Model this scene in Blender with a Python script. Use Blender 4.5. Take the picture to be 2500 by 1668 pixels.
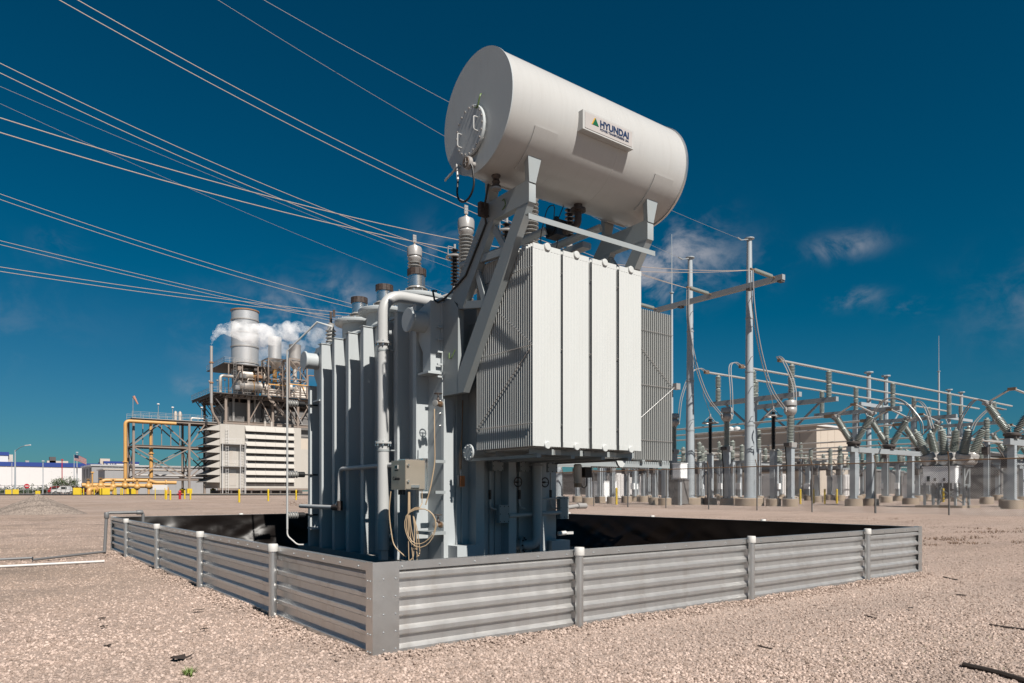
import bpy, math, random
from mathutils import Vector, Matrix, noise
R = math.radians
random.seed(7)
scene = bpy.context.scene
for o in list(bpy.data.objects):
    bpy.data.objects.remove(o)

# ---------------------------------------------------------------- camera
F, YH = 1740.0, 1200.0                   # focal length and horizon of the photograph, in its pixels
SN = 0.607; CS = math.sqrt(1 - SN * SN)  # heading of the camera: +x is the long right wall, +y the long left wall
CAM = (-4.4123, -7.6809, 1.0)
cd = bpy.data.cameras.new('camera'); cam = bpy.data.objects.new('camera', cd)
scene.collection.objects.link(cam); scene.camera = cam
cam.location = CAM; cam.rotation_euler = (R(90), 0, -math.asin(SN))
cd.sensor_width = 36; cd.lens = 36 * F / 2500; cd.shift_y = (YH - 834) / 2500
cd.clip_start = 0.05; cd.clip_end = 12000

# ---------------------------------------------------------------- sky, sun, exposure
SUN_EL, SUN_ROT = R(46.5), R(182)
w = bpy.data.worlds.new('World'); scene.world = w; w.use_nodes = True
nt = w.node_tree; N = nt.nodes; L = nt.links; N.clear()
out = N.new('ShaderNodeOutputWorld'); bg = N.new('ShaderNodeBackground'); bg.inputs['Strength'].default_value = 0.05
sky = N.new('ShaderNodeTexSky'); sky.sky_type = 'NISHITA'; sky.sun_disc = False
sky.sun_elevation = SUN_EL; sky.sun_rotation = SUN_ROT; sky.altitude = 100; sky.air_density = 1.0; sky.dust_density = 0.35; sky.ozone_density = 5.0
sc_ = N.new('ShaderNodeSeparateColor'); L.new(sky.outputs[0], sc_.inputs[0]); cc_ = N.new('ShaderNodeCombineColor')
for i_, (m_, o_) in enumerate(((.25, -.42), (.455, -.08), (.565, -.25))):      # a polarised, deep blue rendering of the same sky
    n_ = N.new('ShaderNodeMath'); n_.operation = 'MULTIPLY_ADD'; n_.inputs[1].default_value = m_; n_.inputs[2].default_value = o_; L.new(sc_.outputs[i_], n_.inputs[0])
    x_ = N.new('ShaderNodeMath'); x_.operation = 'MAXIMUM'; x_.inputs[1].default_value = .003; L.new(n_.outputs[0], x_.inputs[0]); L.new(x_.outputs[0], cc_.inputs[i_])
tc = N.new('ShaderNodeTexCoord')
def wmath(op, a, b=None, c=None):
    n = N.new('ShaderNodeMath'); n.operation = op
    for i, v in enumerate((a, b, c)):
        if v is None: continue
        if isinstance(v, (int, float)): n.inputs[i].default_value = v
        else: L.new(v, n.inputs[i])
    return n.outputs[0]
sep = N.new('ShaderNodeSeparateXYZ'); L.new(tc.outputs['Generated'], sep.inputs[0])
az = wmath('ARCTAN2', sep.outputs[0], sep.outputs[1]); el = wmath('ARCSINE', sep.outputs[2])
def azel(px, py):
    k = (px - 1250) / F; v = Vector((k * CS + SN, -k * SN + CS, (YH - py) / F)).normalized()
    return math.atan2(v.x, v.y), math.asin(v.z)
clouds = [(1655, 630, 85, 62, .66), (1590, 690, 60, 50, .62), (2065, 600, 50, 20, .42), (2085, 728, 38, 17, .36), (2215, 752, 30, 15, .22), (1090, 650, 60, 60, .42), (1830, 660, 50, 40, .16),
          (760, 790, 130, 60, .50), (840, 760, 60, 60, .40), (700, 855, 120, 40, .5), (480, 945, 36, 20, .25), (140, 605, 30, 26, .12),
          (-500, 700, 200, 80, .4), (-900, 1000, 160, 60, .4), (2900, 700, 180, 80, .4), (3600, 950, 250, 70, .4)]
tot = None
for px, py, sx, sy, amp in clouds:
    a0, e0 = azel(px, py)
    dx = wmath('MULTIPLY', wmath('SUBTRACT', az, a0), F / sx * .92); dy = wmath('MULTIPLY', wmath('SUBTRACT', el, e0), F / sy)
    g = wmath('MULTIPLY', wmath('EXPONENT', wmath('MULTIPLY', wmath('ADD', wmath('MULTIPLY', dx, dx), wmath('MULTIPLY', dy, dy)), -.8)), amp)
    tot = g if tot is None else wmath('ADD', tot, g)
nz = N.new('ShaderNodeTexNoise'); nz.inputs['Scale'].default_value = 16; nz.inputs['Detail'].default_value = 9; nz.inputs['Roughness'].default_value = .62; nz.inputs['Distortion'].default_value = .4
mp = N.new('ShaderNodeMapping'); mp.inputs['Scale'].default_value = (1, 1, 1.35); mp.inputs['Location'].default_value = (.3, .1, 0)
L.new(tc.outputs['Generated'], mp.inputs[0]); L.new(mp.outputs[0], nz.inputs['Vector'])
ramp = N.new('ShaderNodeMapRange'); ramp.interpolation_type = 'SMOOTHSTEP'; ramp.inputs[1].default_value = .40; ramp.inputs[2].default_value = .72
L.new(nz.outputs[0], ramp.inputs[0])
cf = wmath('MINIMUM', wmath('MULTIPLY', wmath('MULTIPLY', tot, ramp.outputs[0]), 1.6), .85)
cmix = N.new('ShaderNodeMix'); cmix.data_type = 'RGBA'; cmix.inputs[7].default_value = (4.6, 4.7, 5.2, 1)
L.new(cf, cmix.inputs[0]); L.new(cc_.outputs[0], cmix.inputs[6]); L.new(cmix.outputs[2], bg.inputs['Color']); L.new(bg.outputs[0], out.inputs[0])

sl = bpy.data.lights.new('sun', 'SUN'); sl.energy = 5.0; sl.angle = R(.53); sl.color = (1, .945, .87)
sun = bpy.data.objects.new('sun', sl); scene.collection.objects.link(sun)
to_sun = Vector((-.08 * math.cos(SUN_EL), -math.cos(SUN_EL), math.sin(SUN_EL)))
sun.rotation_euler = to_sun.to_track_quat('Z', 'Y').to_euler(); sun.location = (-5, -30, 40)
scene.view_settings.view_transform = 'Standard'; scene.view_settings.look = 'None'
scene.view_settings.exposure = 0.70; scene.view_settings.gamma = 1.0; scene.view_settings.use_curve_mapping = False
scene.render.engine = 'CYCLES'
scene.cycles.volume_bounces = 8; scene.cycles.volume_step_rate = 2.0; scene.cycles.volume_max_steps = 128

# ---------------------------------------------------------------- where a pixel of the photograph stands
def at(px, py, d):
    k = (px - 1250) / F
    return Vector((CAM[0] + d * (k * CS + SN), CAM[1] + d * (-k * SN + CS), 1 + (YH - py) / F * d))
def at_y(px, py, y):
    k = (px - 1250) / F; return at(px, py, (y - CAM[1]) / (-k * SN + CS))
def at_x(px, py, x):
    k = (px - 1250) / F; return at(px, py, (x - CAM[0]) / (k * CS + SN))
def sstep(a, b, t):
    t = min(1, max(0, (t - a) / (b - a))); return t * t * (3 - 2 * t)
def gz(x, y):                            # the yard rises very slightly towards the plant
    return .36 * sstep(35, 130, math.hypot(x - CAM[0], y - CAM[1]))

# ---------------------------------------------------------------- materials
MATS = {}
def mat(name, col, rough=.5, metal=0, var=.08, scale=3.0, bump=0, bscale=40, stretch=(1, 1, 1), dirt=None, dirt_amt=.4, dscale=2.0, spec=.5, coat=0):
    kk = .615 + .385 * metal; col = tuple(c * kk for c in col); dirt = tuple(c * kk for c in dirt) if dirt else None
    m = bpy.data.materials.new(name); m.use_nodes = True; t = m.node_tree; b = t.nodes['Principled BSDF']
    co = t.nodes.new('ShaderNodeTexCoord'); mpp = t.nodes.new('ShaderNodeMapping'); mpp.inputs['Scale'].default_value = stretch
    t.links.new(co.outputs['Object'], mpp.inputs[0])
    n = t.nodes.new('ShaderNodeTexNoise'); n.inputs['Scale'].default_value = scale; n.inputs['Detail'].default_value = 6; n.inputs['Roughness'].default_value = .6
    t.links.new(mpp.outputs[0], n.inputs['Vector'])
    mx = t.nodes.new('ShaderNodeMix'); mx.data_type = 'RGBA'
    mx.inputs[6].default_value = (*[c * (1 - var) for c in col], 1); mx.inputs[7].default_value = (*[min(1, c * (1 + var)) for c in col], 1)
    t.links.new(n.outputs[0], mx.inputs[0]); colout = mx.outputs[2]
    if dirt:
        n2 = t.nodes.new('ShaderNodeTexNoise'); n2.inputs['Scale'].default_value = dscale; n2.inputs['Detail'].default_value = 8; n2.inputs['Roughness'].default_value = .7
        t.links.new(mpp.outputs[0], n2.inputs['Vector'])
        rp = t.nodes.new('ShaderNodeMapRange'); rp.inputs[1].default_value = .52; rp.inputs[2].default_value = .72; rp.inputs[4].default_value = dirt_amt
        t.links.new(n2.outputs[0], rp.inputs[0])
        m2 = t.nodes.new('ShaderNodeMix'); m2.data_type = 'RGBA'; m2.inputs[7].default_value = (*dirt, 1)
        t.links.new(rp.outputs[0], m2.inputs[0]); t.links.new(colout, m2.inputs[6]); colout = m2.outputs[2]
    t.links.new(colout, b.inputs['Base Color'])
    rr = t.nodes.new('ShaderNodeMapRange'); rr.inputs[3].default_value = max(0, rough - .07); rr.inputs[4].default_value = min(1, rough + .07)
    t.links.new(n.outputs[0], rr.inputs[0]); t.links.new(rr.outputs[0], b.inputs['Roughness'])
    b.inputs['Metallic'].default_value = metal; b.inputs['Specular IOR Level'].default_value = spec; b.inputs['Coat Weight'].default_value = coat
    if bump:
        n3 = t.nodes.new('ShaderNodeTexNoise'); n3.inputs['Scale'].default_value = bscale; n3.inputs['Detail'].default_value = 4
        t.links.new(mpp.outputs[0], n3.inputs['Vector'])
        bp = t.nodes.new('ShaderNodeBump'); bp.inputs['Strength'].default_value = bump; bp.inputs['Distance'].default_value = .02
        t.links.new(n3.outputs[0], bp.inputs['Height']); t.links.new(bp.outputs[0], b.inputs['Normal'])
    MATS[name] = m; return m
M = MATS
mat('tank_paint', (.57, .61, .625), .42, 0, .05, 2.5, dirt=(.36, .35, .33), dirt_amt=.22, dscale=5, stretch=(2, 2, .35))
mat('frame_paint', (.39, .425, .435), .40, 0, .05, 2.5, dirt=(.40, .36, .31), dirt_amt=.22, dscale=7)
mat('radiator_paint', (.71, .725, .71), .42, 0, .02, 3, dirt=(.58, .56, .52), dirt_amt=.22, dscale=2.4, stretch=(6, 6, .4))
mat('conservator_paint', (.61, .605, .59), .30, 0, .035, 5, stretch=(7, .5, .5), dirt=(.47, .44, .40), dirt_amt=.22, dscale=2.4, bump=.035, bscale=3)
mat('pipe_paint', (.60, .605, .60), .38, 0, .04, 3)
mat('galvanised', (.58, .58, .575), .36, .92, .10, 9, bump=.04, bscale=90, dirt=(.46, .44, .41), dirt_amt=.35, dscale=3)
def wall_metal():
    m = mat('corrugated_steel', (.60, .595, .585), .45, .92, .09, 2.2, stretch=(5, 5, .7), dirt=(.44, .405, .37), dirt_amt=.5, dscale=1.6, bump=.02, bscale=30)
wall_metal()
mat('steel_structure', (.38, .41, .43), .55, .1, .10, 1.2, dirt=(.33, .33, .33), dirt_amt=.35, dscale=2)
mat('far_pole_steel', (.44, .485, .52), .5, .12, .06, .8)
mat('aluminium', (.72, .72, .71), .26, .95, .05, 4)
mat('bus_aluminium', (.62, .59, .55), .42, .6, .06, 1)
mat('white_cap', (.74, .72, .69), .55, 0, .05, 6)
mat('black_rubber', (.012, .012, .013), .5, 0, .1, 4)
mat('black_polymer', (.022, .018, .017), .38, 0, .15, 6)
mat('porcelain_grey', (.40, .395, .38), .24, 0, .06, 3, dirt=(.36, .33, .28), dirt_amt=.3, dscale=8)
mat('yard_porcelain', (.42, .455, .42), .32, 0, .06, 3)
mat('cast_grey', (.44, .42, .405), .36, .2, .06, 4)
mat('dark_collar', (.055, .035, .028), .6, 0, .4, 18, dirt=(.20, .15, .12), dirt_amt=.6, dscale=24)
mat('bronze', (.30, .20, .13), .42, .5, .3, 14, dirt=(.12, .09, .07), dirt_amt=.6, dscale=18)
mat('orange_paint', (.55, .16, .03), .5, 0, .2, 12)
mat('hose_tan', (.56, .41, .26), .5, 0, .12, 12)
mat('brass_green', (.12, .20, .05), .5, 0, .3, 30)
mat('stainless', (.50, .44, .36), .34, .6, .08, 1.5, stretch=(1, 1, 6))
mat('glass_dark', (.03, .035, .035), .12, 0, .1, 3)
mat('black_mark', (.02, .02, .022), .6, 0, .1, 5)
mat('sign_plate', (.56, .52, .50), .45, 0, .04, 6)
mat('sign_navy', (.010, .035, .11), .45, 0, .05, 6)
mat('sign_green', (.0, .13, .05), .45, 0, .05, 6)
mat('sign_yellow', (.75, .40, .04), .45, 0, .05, 6)
mat('concrete_base', (.43, .34, .255), .85, 0, .12, 2, bump=.2, bscale=20, dirt=(.36, .29, .23), dirt_amt=.5, dscale=1.5)
mat('grey_concrete', (.40, .37, .34), .9, 0, .1, 2, bump=.2, bscale=20)
mat('fence_wire', (.30, .29, .28), .5, .6, .1, 3)
mat('fence_rust', (.26, .16, .09), .7, .2, .35, 1.2)
mat('fence_post', (.16, .155, .15), .6, .3, .15, 3)
mat('yellow_paint', (.80, .56, .02), .5, 0, .08, 2)
mat('yellow_pipe', (.72, .40, .13), .48, 0, .10, .6, dirt=(.55, .30, .12), dirt_amt=.5, dscale=.9)
mat('red_paint', (.52, .015, .03), .45, 0, .1, 2)
mat('white_paint', (.80, .78, .77), .5, 0, .03, .5)
mat('factory_white', (.78, .76, .76), .55, 0, .03, .08)
mat('factory_blue', (.012, .05, .28), .5, 0, .05, .1)
mat('filter_house', (.58, .54, .49), .6, 0, .05, .5, dirt=(.46, .40, .34), dirt_amt=.3, dscale=.8)
mat('plant_steel', (.29, .235, .20), .65, .1, .18, .4, dirt=(.30, .16, .09), dirt_amt=.45, dscale=.5)
mat('plant_dark', (.11, .095, .09), .7, .2, .2, .4)
mat('stack_metal', (.62, .61, .605), .34, .55, .07, .25, stretch=(1, 1, .3), dirt=(.48, .46, .45), dirt_amt=.35, dscale=.3)
mat('stack_grey', (.40, .38, .365), .5, .3, .1, .4)
mat('rust', (.36, .20, .11), .8, .1, .3, 1.2)
mat('insulation', (.64, .58, .52), .42, .4, .10, .4, dirt=(.55, .36, .20), dirt_amt=.35, dscale=.6)
mat('plant_panel', (.20, .19, .185), .6, .1, .08, .3)
mat('metal_siding', (.36, .36, .37), .55, .1, .04, .2)
mat('tan_siding', (.66, .57, .48), .6, 0, .04, .1)
mat('asphalt', (.055, .055, .058), .85, 0, .15, .3)
mat('kerb', (.42, .36, .30), .9, 0, .1, .4)
mat('cabinet_white', (1.15, 1.18, 1.2), .4, 0, .04, 1.5)
mat('leaf_green', (.07, .11, .035), .6, 0, .35, 2)
mat('shrub_green', (.055, .085, .04), .7, 0, .3, 1)
mat('weed_green', (.16, .24, .04), .6, 0, .3, 20)
mat('dry_weed', (.20, .11, .06), .8, 0, .4, 20)
mat('bark', (.10, .075, .055), .9, 0, .3, 20)
mat('car_red', (.35, .012, .018), .3, .1, .05, 1, coat=.6)
mat('car_maroon', (.10, .01, .018), .3, .1, .05, 1, coat=.6)
mat('car_white', (.72, .71, .70), .3, 0, .03, 1, coat=.6)
mat('tyre', (.02, .02, .02), .8, 0, .1, 3)
mat('wire_alu', (.56, .46, .39), .5, .2, .05, 1)
mat('wire_thin', (.40, .38, .37), .5, .3, .05, 1)
mat('pvc_grey', (.20, .20, .205), .5, 0, .06, 3)
mat('pvc_white', (.72, .70, .68), .45, 0, .05, 3)
mat('wood_dark', (.05, .035, .028), .85, 0, .3, 14)
mat('windsock', (.62, .30, .22), .7, 0, .1, 2)

def liner_mat():
    m = bpy.data.materials.new('black_liner'); m.use_nodes = True; t = m.node_tree; b = t.nodes['Principled BSDF']
    b.inputs['Base Color'].default_value = (.006, .0045, .004, 1); b.inputs['Roughness'].default_value = .34; b.inputs['Specular IOR Level'].default_value = .13
    co = t.nodes.new('ShaderNodeTexCoord'); n = t.nodes.new('ShaderNodeTexNoise'); n.inputs['Scale'].default_value = 2.2; n.inputs['Detail'].default_value = 2; n.inputs['Distortion'].default_value = .8
    t.links.new(co.outputs['Object'], n.inputs['Vector'])
    bp = t.nodes.new('ShaderNodeBump'); bp.inputs['Strength'].default_value = .25; bp.inputs['Distance'].default_value = .05
    t.links.new(n.outputs[0], bp.inputs['Height']); t.links.new(bp.outputs[0], b.inputs['Normal']); MATS['black_liner'] = m
liner_mat()

def gravel_mat(name, c1, c2, stained=True, size=1.0):
    m = bpy.data.materials.new(name); m.use_nodes = True; t = m.node_tree; b = t.nodes['Principled BSDF']; nn = t.nodes.new; lk = t.links.new
    co = nn('ShaderNodeTexCoord')
    def nzz(sc, det=5, ro=.6):
        n = nn('ShaderNodeTexNoise'); n.inputs['Scale'].default_value = sc; n.inputs['Detail'].default_value = det; n.inputs['Roughness'].default_value = ro; lk(co.outputs['Object'], n.inputs['Vector']); return n.outputs[0]
    def mr(src, a, bb, c=0, d=1):
        n = nn('ShaderNodeMapRange'); n.inputs[1].default_value = a; n.inputs[2].default_value = bb; n.inputs[3].default_value = c; n.inputs[4].default_value = d; lk(src, n.inputs[0]); return n.outputs[0]
    def mixc(f, a, bb, typ='MIX'):
        n = nn('ShaderNodeMix'); n.data_type = 'RGBA'; n.blend_type = typ
        for i, v in ((0, f), (6, a), (7, bb)):
            if isinstance(v, (int, float)): n.inputs[i].default_value = v
            elif isinstance(v, tuple): n.inputs[i].default_value = (*v, 1)
            else: lk(v, n.inputs[i])
        return n.outputs[2]
    v1 = nn('ShaderNodeTexVoronoi'); v1.inputs['Scale'].default_value = 62 / size; lk(co.outputs['Object'], v1.inputs['Vector'])
    v2 = nn('ShaderNodeTexVoronoi'); v2.inputs['Scale'].default_value = 27 / size; lk(co.outputs['Object'], v2.inputs['Vector'])
    sepc = nn('ShaderNodeSeparateColor'); lk(v1.outputs['Color'], sepc.inputs[0])
    sep2 = nn('ShaderNodeSeparateColor'); lk(v2.outputs['Color'], sep2.inputs[0])
    col = mixc(sepc.outputs[0], c1, c2)
    col = mixc(mr(sep2.outputs[1], 0, 1, 0, .5), col, tuple(min(1, x * 1.22) for x in c2))
    col = mixc(mr(sepc.outputs[2], .86, .97, 0, .7), col, tuple(x * .42 for x in c1))
    if stained:
        dp = nn('ShaderNodeVectorMath'); dp.operation = 'DOT_PRODUCT'; dp.inputs[1].default_value = (CS, -SN, 0); lk(co.outputs['Object'], dp.inputs[0])
        lf = mr(dp.outputs['Value'], -1.6, -4.2, .30, 1)          # the trafficked left side of the yard is dirtier
        def by(a): 
            q = nn('ShaderNodeMath'); q.operation = 'MULTIPLY'; lk(a, q.inputs[0]); lk(lf, q.inputs[1]); return q.outputs[0]
        col = mixc(by(mr(nzz(.16, 4), .40, .60, 0, .50)), col, (.25, .185, .138))
        mp_ = nn('ShaderNodeMapping'); mp_.inputs['Scale'].default_value = (.10, .9, 1); mp_.inputs['Rotation'].default_value = (0, 0, .25); lk(co.outputs['Object'], mp_.inputs[0])
        nt_ = nn('ShaderNodeTexNoise'); nt_.inputs['Scale'].default_value = 1.3; nt_.inputs['Detail'].default_value = 5; lk(mp_.outputs[0], nt_.inputs['Vector'])
        col = mixc(mr(nt_.outputs[0], .40, .66, 0, .42), col, (.225, .175, .148))     # long streaks where vehicles packed the stone       # damp, finer and darker ground in broad patches
        col = mixc(by(mr(nzz(.55, 7, .75), .50, .68, 0, .72)), col, (.15, .12, .10))  # dirt washed between the stones
        col = mixc(mr(nzz(.9, 6, .7), .66, .78, 0, .35), col, (.31, .18, .08))      # rusty stains
        col = mixc(mr(nzz(.045, 3), .48, .62, 0, .22), col, (.42, .35, .315))
    lk(col, b.inputs['Base Color']); b.inputs['Roughness'].default_value = .92; b.inputs['Specular IOR Level'].default_value = .25
    h = nn('ShaderNodeMath'); h.operation = 'MULTIPLY_ADD'; lk(v1.outputs['Distance'], h.inputs[0]); h.inputs[1].default_value = -1; lk(sepc.outputs[1], h.inputs[2])
    bp = nn('ShaderNodeBump'); bp.inputs['Strength'].default_value = .8; bp.inputs['Distance'].default_value = .012; lk(h.outputs[0], bp.inputs['Height'])
    bp2 = nn('ShaderNodeBump'); bp2.inputs['Strength'].default_value = .6; bp2.inputs['Distance'].default_value = .05; lk(nzz(7, 6, .7), bp2.inputs['Height']); lk(bp.outputs[0], bp2.inputs['Normal'])
    lk(bp2.outputs[0], b.inputs['Normal']); MATS[name] = m
gravel_mat('gravel', (.255, .19, .155), (.41, .312, .262))
gravel_mat('pile_gravel', (.125, .102, .086), (.255, .21, .18), False, 2.0)
def stone_mat():
    m = bpy.data.materials.new('stone'); m.use_nodes = True; t = m.node_tree; b = t.nodes['Principled BSDF']; nn = t.nodes.new; lk = t.links.new
    oi = nn('ShaderNodeObjectInfo'); rp = nn('ShaderNodeValToRGB'); rp.color_ramp.elements[0].color = (.12, .088, .072, 1); rp.color_ramp.elements[1].color = (.53, .418, .36, 1)
    e = rp.color_ramp.elements.new(.45); e.color = (.335, .252, .210, 1); e = rp.color_ramp.elements.new(.08); e.color = (.212, .157, .127, 1)
    lk(oi.outputs['Random'], rp.inputs[0]); col = rp.outputs[0]
    dp = nn('ShaderNodeVectorMath'); dp.operation = 'DOT_PRODUCT'; dp.inputs[1].default_value = (CS, -SN, 0); lk(oi.outputs['Location'], dp.inputs[0])
    lf = nn('ShaderNodeMapRange'); lf.inputs[1].default_value = -1.6; lf.inputs[2].default_value = -4.2; lf.inputs[3].default_value = .3; lf.inputs[4].default_value = 1; lk(dp.outputs['Value'], lf.inputs[0])
    for sc, lo, hi, amt, c in ((.16, .40, .60, .50, (.25, .185, .138)), (.55, .50, .68, .8, (.13, .105, .088)), (.9, .66, .78, .4, (.31, .18, .08))):
        n = nn('ShaderNodeTexNoise'); n.inputs['Scale'].default_value = sc; n.inputs['Detail'].default_value = 5 if sc < .5 else 7; n.inputs['Roughness'].default_value = .7; lk(oi.outputs['Location'], n.inputs['Vector'])
        r = nn('ShaderNodeMapRange'); r.inputs[1].default_value = lo; r.inputs[2].default_value = hi; r.inputs[4].default_value = amt; lk(n.outputs[0], r.inputs[0])
        q = nn('ShaderNodeMath'); q.operation = 'MULTIPLY'; lk(r.outputs[0], q.inputs[0]); lk(lf.outputs[0], q.inputs[1])
        x = nn('ShaderNodeMix'); x.data_type = 'RGBA'; x.inputs[7].default_value = (*c, 1); lk(q.outputs[0], x.inputs[0]); lk(col, x.inputs[6]); col = x.outputs[2]
    mp_ = nn('ShaderNodeMapping'); mp_.inputs['Scale'].default_value = (.10, .9, 1); mp_.inputs['Rotation'].default_value = (0, 0, .25); lk(oi.outputs['Location'], mp_.inputs[0])
    n = nn('ShaderNodeTexNoise'); n.inputs['Scale'].default_value = 1.3; n.inputs['Detail'].default_value = 5; lk(mp_.outputs[0], n.inputs['Vector']); r = nn('ShaderNodeMapRange'); r.inputs[1].default_value = .40; r.inputs[2].default_value = .66; r.inputs[4].default_value = .42; lk(n.outputs[0], r.inputs[0])
    x = nn('ShaderNodeMix'); x.data_type = 'RGBA'; x.inputs[7].default_value = (.225, .175, .148, 1); lk(r.outputs[0], x.inputs[0]); lk(col, x.inputs[6]); col = x.outputs[2]
    lk(col, b.inputs['Base Color']); b.inputs['Roughness'].default_value = .9; MATS['stone'] = m
stone_mat()

# ---------------------------------------------------------------- mesh helpers
COL = scene.collection
TINY = {'flange_bolts', 'trim_screws', 'rivets', 'manway_bolts', 'box_screws', 'palm_holes', 'cable_clips', 'cable_gland', 'anchor_bolts', 'post_bolt', 'box_latch'}
LOC = {}
class MB:
    def __init__(s): s.v = []; s.f = []
    def add(s, vs, fs):
        k = len(s.v); s.v += [tuple(p) for p in vs]; s.f += [tuple(i + k for i in q) for q in fs]; return s
    def bx(s, x0, x1, y0, y1, z0, z1):
        v = [(x, y, z) for z in (z0, z1) for y in (y0, y1) for x in (x0, x1)]
        return s.add(v, [(0, 2, 3, 1), (4, 5, 7, 6), (0, 1, 5, 4), (1, 3, 7, 5), (3, 2, 6, 7), (2, 0, 4, 6)])
    def bar(s, p0, p1, a, b, up=(0, 0, 1)):          # rectangular member: a across, b along 'up'
        p0, p1 = Vector(p0), Vector(p1); d = (p1 - p0).normalized(); u = Vector(up)
        if abs(d.dot(u)) > .98: u = Vector((0, 1, 0))
        sd = d.cross(u).normalized(); u = sd.cross(d); v = []
        for p in (p0, p1):
            for i, j in ((-1, -1), (1, -1), (1, 1), (-1, 1)): v.append(p + sd * a / 2 * i + u * b / 2 * j)
        return s.add(v, [(3, 2, 1, 0), (4, 5, 6, 7), (0, 1, 5, 4), (1, 2, 6, 5), (2, 3, 7, 6), (3, 0, 4, 7)])
    def ibeam(s, p0, p1, a, b, t=.02, up=(0, 0, 1)):
        p0, p1 = Vector(p0), Vector(p1); d = (p1 - p0).normalized(); u = Vector(up); sd = d.cross(u).normalized(); u = sd.cross(d)
        s.bar(p0 + u * (b - t) / 2, p1 + u * (b - t) / 2, a, t, up); s.bar(p0 - u * (b - t) / 2, p1 - u * (b - t) / 2, a, t, up)
        return s.bar(p0, p1, t, b - 2 * t, up)
    def tube(s, p0, p1, r, n=12, r2=None, cap=True):
        p0, p1 = Vector(p0), Vector(p1); r2 = r if r2 is None else r2; d = (p1 - p0).normalized()
        a = d.orthogonal().normalized(); b = d.cross(a); v = []
        for p, q in ((p0, r), (p1, r2)):
            for i in range(n):
                t = 2 * math.pi * i / n; v.append(p + (a * math.cos(t) + b * math.sin(t)) * q)
        f = [(i, (i + 1) % n, n + (i + 1) % n, n + i) for i in range(n)]
        if cap: f += [tuple(range(n - 1, -1, -1)), tuple(range(n, 2 * n))]
        return s.add(v, f)
    def path(s, pts, r, n=8, closed=False):
        pts = [Vector(p) for p in pts]; v = []; m = len(pts); a = None
        for i, p in enumerate(pts):
            q0 = pts[max(0, i - 1)]; q1 = pts[min(m - 1, i + 1)]
            if closed: q0 = pts[i - 1]; q1 = pts[(i + 1) % m]
            d = (q1 - q0).normalized()
            if a is None: a = d.orthogonal().normalized()
            a = (a - d * a.dot(d)).normalized(); b = d.cross(a)
            for j in range(n):
                t = 2 * math.pi * j / n; v.append(p + (a * math.cos(t) + b * math.sin(t)) * r)
        f = []
        for i in range(m if closed else m - 1):
            k = (i + 1) % m
            for j in range(n): f.append((i * n + j, i * n + (j + 1) % n, k * n + (j + 1) % n, k * n + j))
        if not closed: f += [tuple(range(n - 1, -1, -1)), tuple((m - 1) * n + j for j in range(n))]
        return s.add(v, f)
    def lathe(s, prof, c=(0, 0, 0), axis=(0, 0, 1), n=20):
        ax = Vector(axis).normalized(); a = ax.orthogonal().normalized(); b = ax.cross(a); c = Vector(c); v = []; m = len(prof)
        for r, z in prof:
            for i in range(n):
                t = 2 * math.pi * i / n; v.append(c + ax * z + (a * math.cos(t) + b * math.sin(t)) * r)
        f = [(k * n + i, k * n + (i + 1) % n, (k + 1) * n + (i + 1) % n, (k + 1) * n + i) for k in range(m - 1) for i in range(n)]
        f += [tuple(range(n - 1, -1, -1)), tuple((m - 1) * n + i for i in range(n))]
        return s.add(v, f)
    def prism(s, poly, axis, c0, c1):                # poly in the plane across 'axis' ('x': (y,z), 'y': (x,z), 'z': (x,y))
        def P(a, b, c): return {'x': (c, a, b), 'y': (a, c, b), 'z': (a, b, c)}[axis]
        n = len(poly); v = [P(a, b, c0) for a, b in poly] + [P(a, b, c1) for a, b in poly]
        f = [tuple(range(n)), tuple(range(2 * n - 1, n - 1, -1))] + [(i, n + i, n + (i + 1) % n, (i + 1) % n) for i in range(n)]
        return s.add(v, f)
    def sphere(s, c, r, n=10, m=6, sc=(1, 1, 1)):
        prof = [(max(1e-4, math.sin(math.pi * k / m)), -math.cos(math.pi * k / m)) for k in range(m + 1)]
        k = len(s.v); s.lathe(prof, (0, 0, 0), (0, 0, 1), n)
        for i in range(k, len(s.v)):
            p = s.v[i]; s.v[i] = (c[0] + p[0] * r * sc[0], c[1] + p[1] * r * sc[1], c[2] + p[2] * r * sc[2])
        return s
    def mesh(s, name, off=(0, 0, 0)):
        me = bpy.data.meshes.new(name); me.from_pydata([(x - off[0], y - off[1], z - off[2]) for x, y, z in s.v], [], s.f); me.update()
        import bmesh
        bm = bmesh.new(); bm.from_mesh(me); bmesh.ops.recalc_face_normals(bm, faces=bm.faces); bm.to_mesh(me); bm.free()
        me.polygons.foreach_set('use_smooth', [True] * len(me.polygons)); me.set_sharp_from_angle(angle=R(38)); return me
    def build(s, name, material, parent=None, loc=None):
        off = LOC[parent.name] if parent else (loc or (0, 0, 0))
        me = s.mesh(name, off); me.materials.append(M[material]); o = bpy.data.objects.new(name, me); COL.objects.link(o)
        if parent: o.parent = parent; LOC[o.name] = off
        else: o.location = off; LOC[o.name] = tuple(off)
        if name in TINY: o['kind'] = 'stuff'             # rows of screws and bolts, too small to pick apart
        return o
def tag(o, label, cat, group=None):
    o['label'] = label; o['category'] = cat
    if group: o['group'] = group
    return o
def thing(name, label, cat, loc=(0, 0, 0), group=None):
    o = bpy.data.objects.new(name, None); o.empty_display_size = .2; COL.objects.link(o); o.location = loc; LOC[o.name] = tuple(loc); return tag(o, label, cat, group)
def structure(o): o['kind'] = 'structure'; return o
def stuff(o): o['kind'] = 'stuff'; return o
def copy_tree(o, parent=None):
    c = o.copy(); COL.objects.link(c); c.parent = parent; LOC[c.name] = LOC[o.name]
    for ch in o.children: copy_tree(ch, c)
    return c
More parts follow.
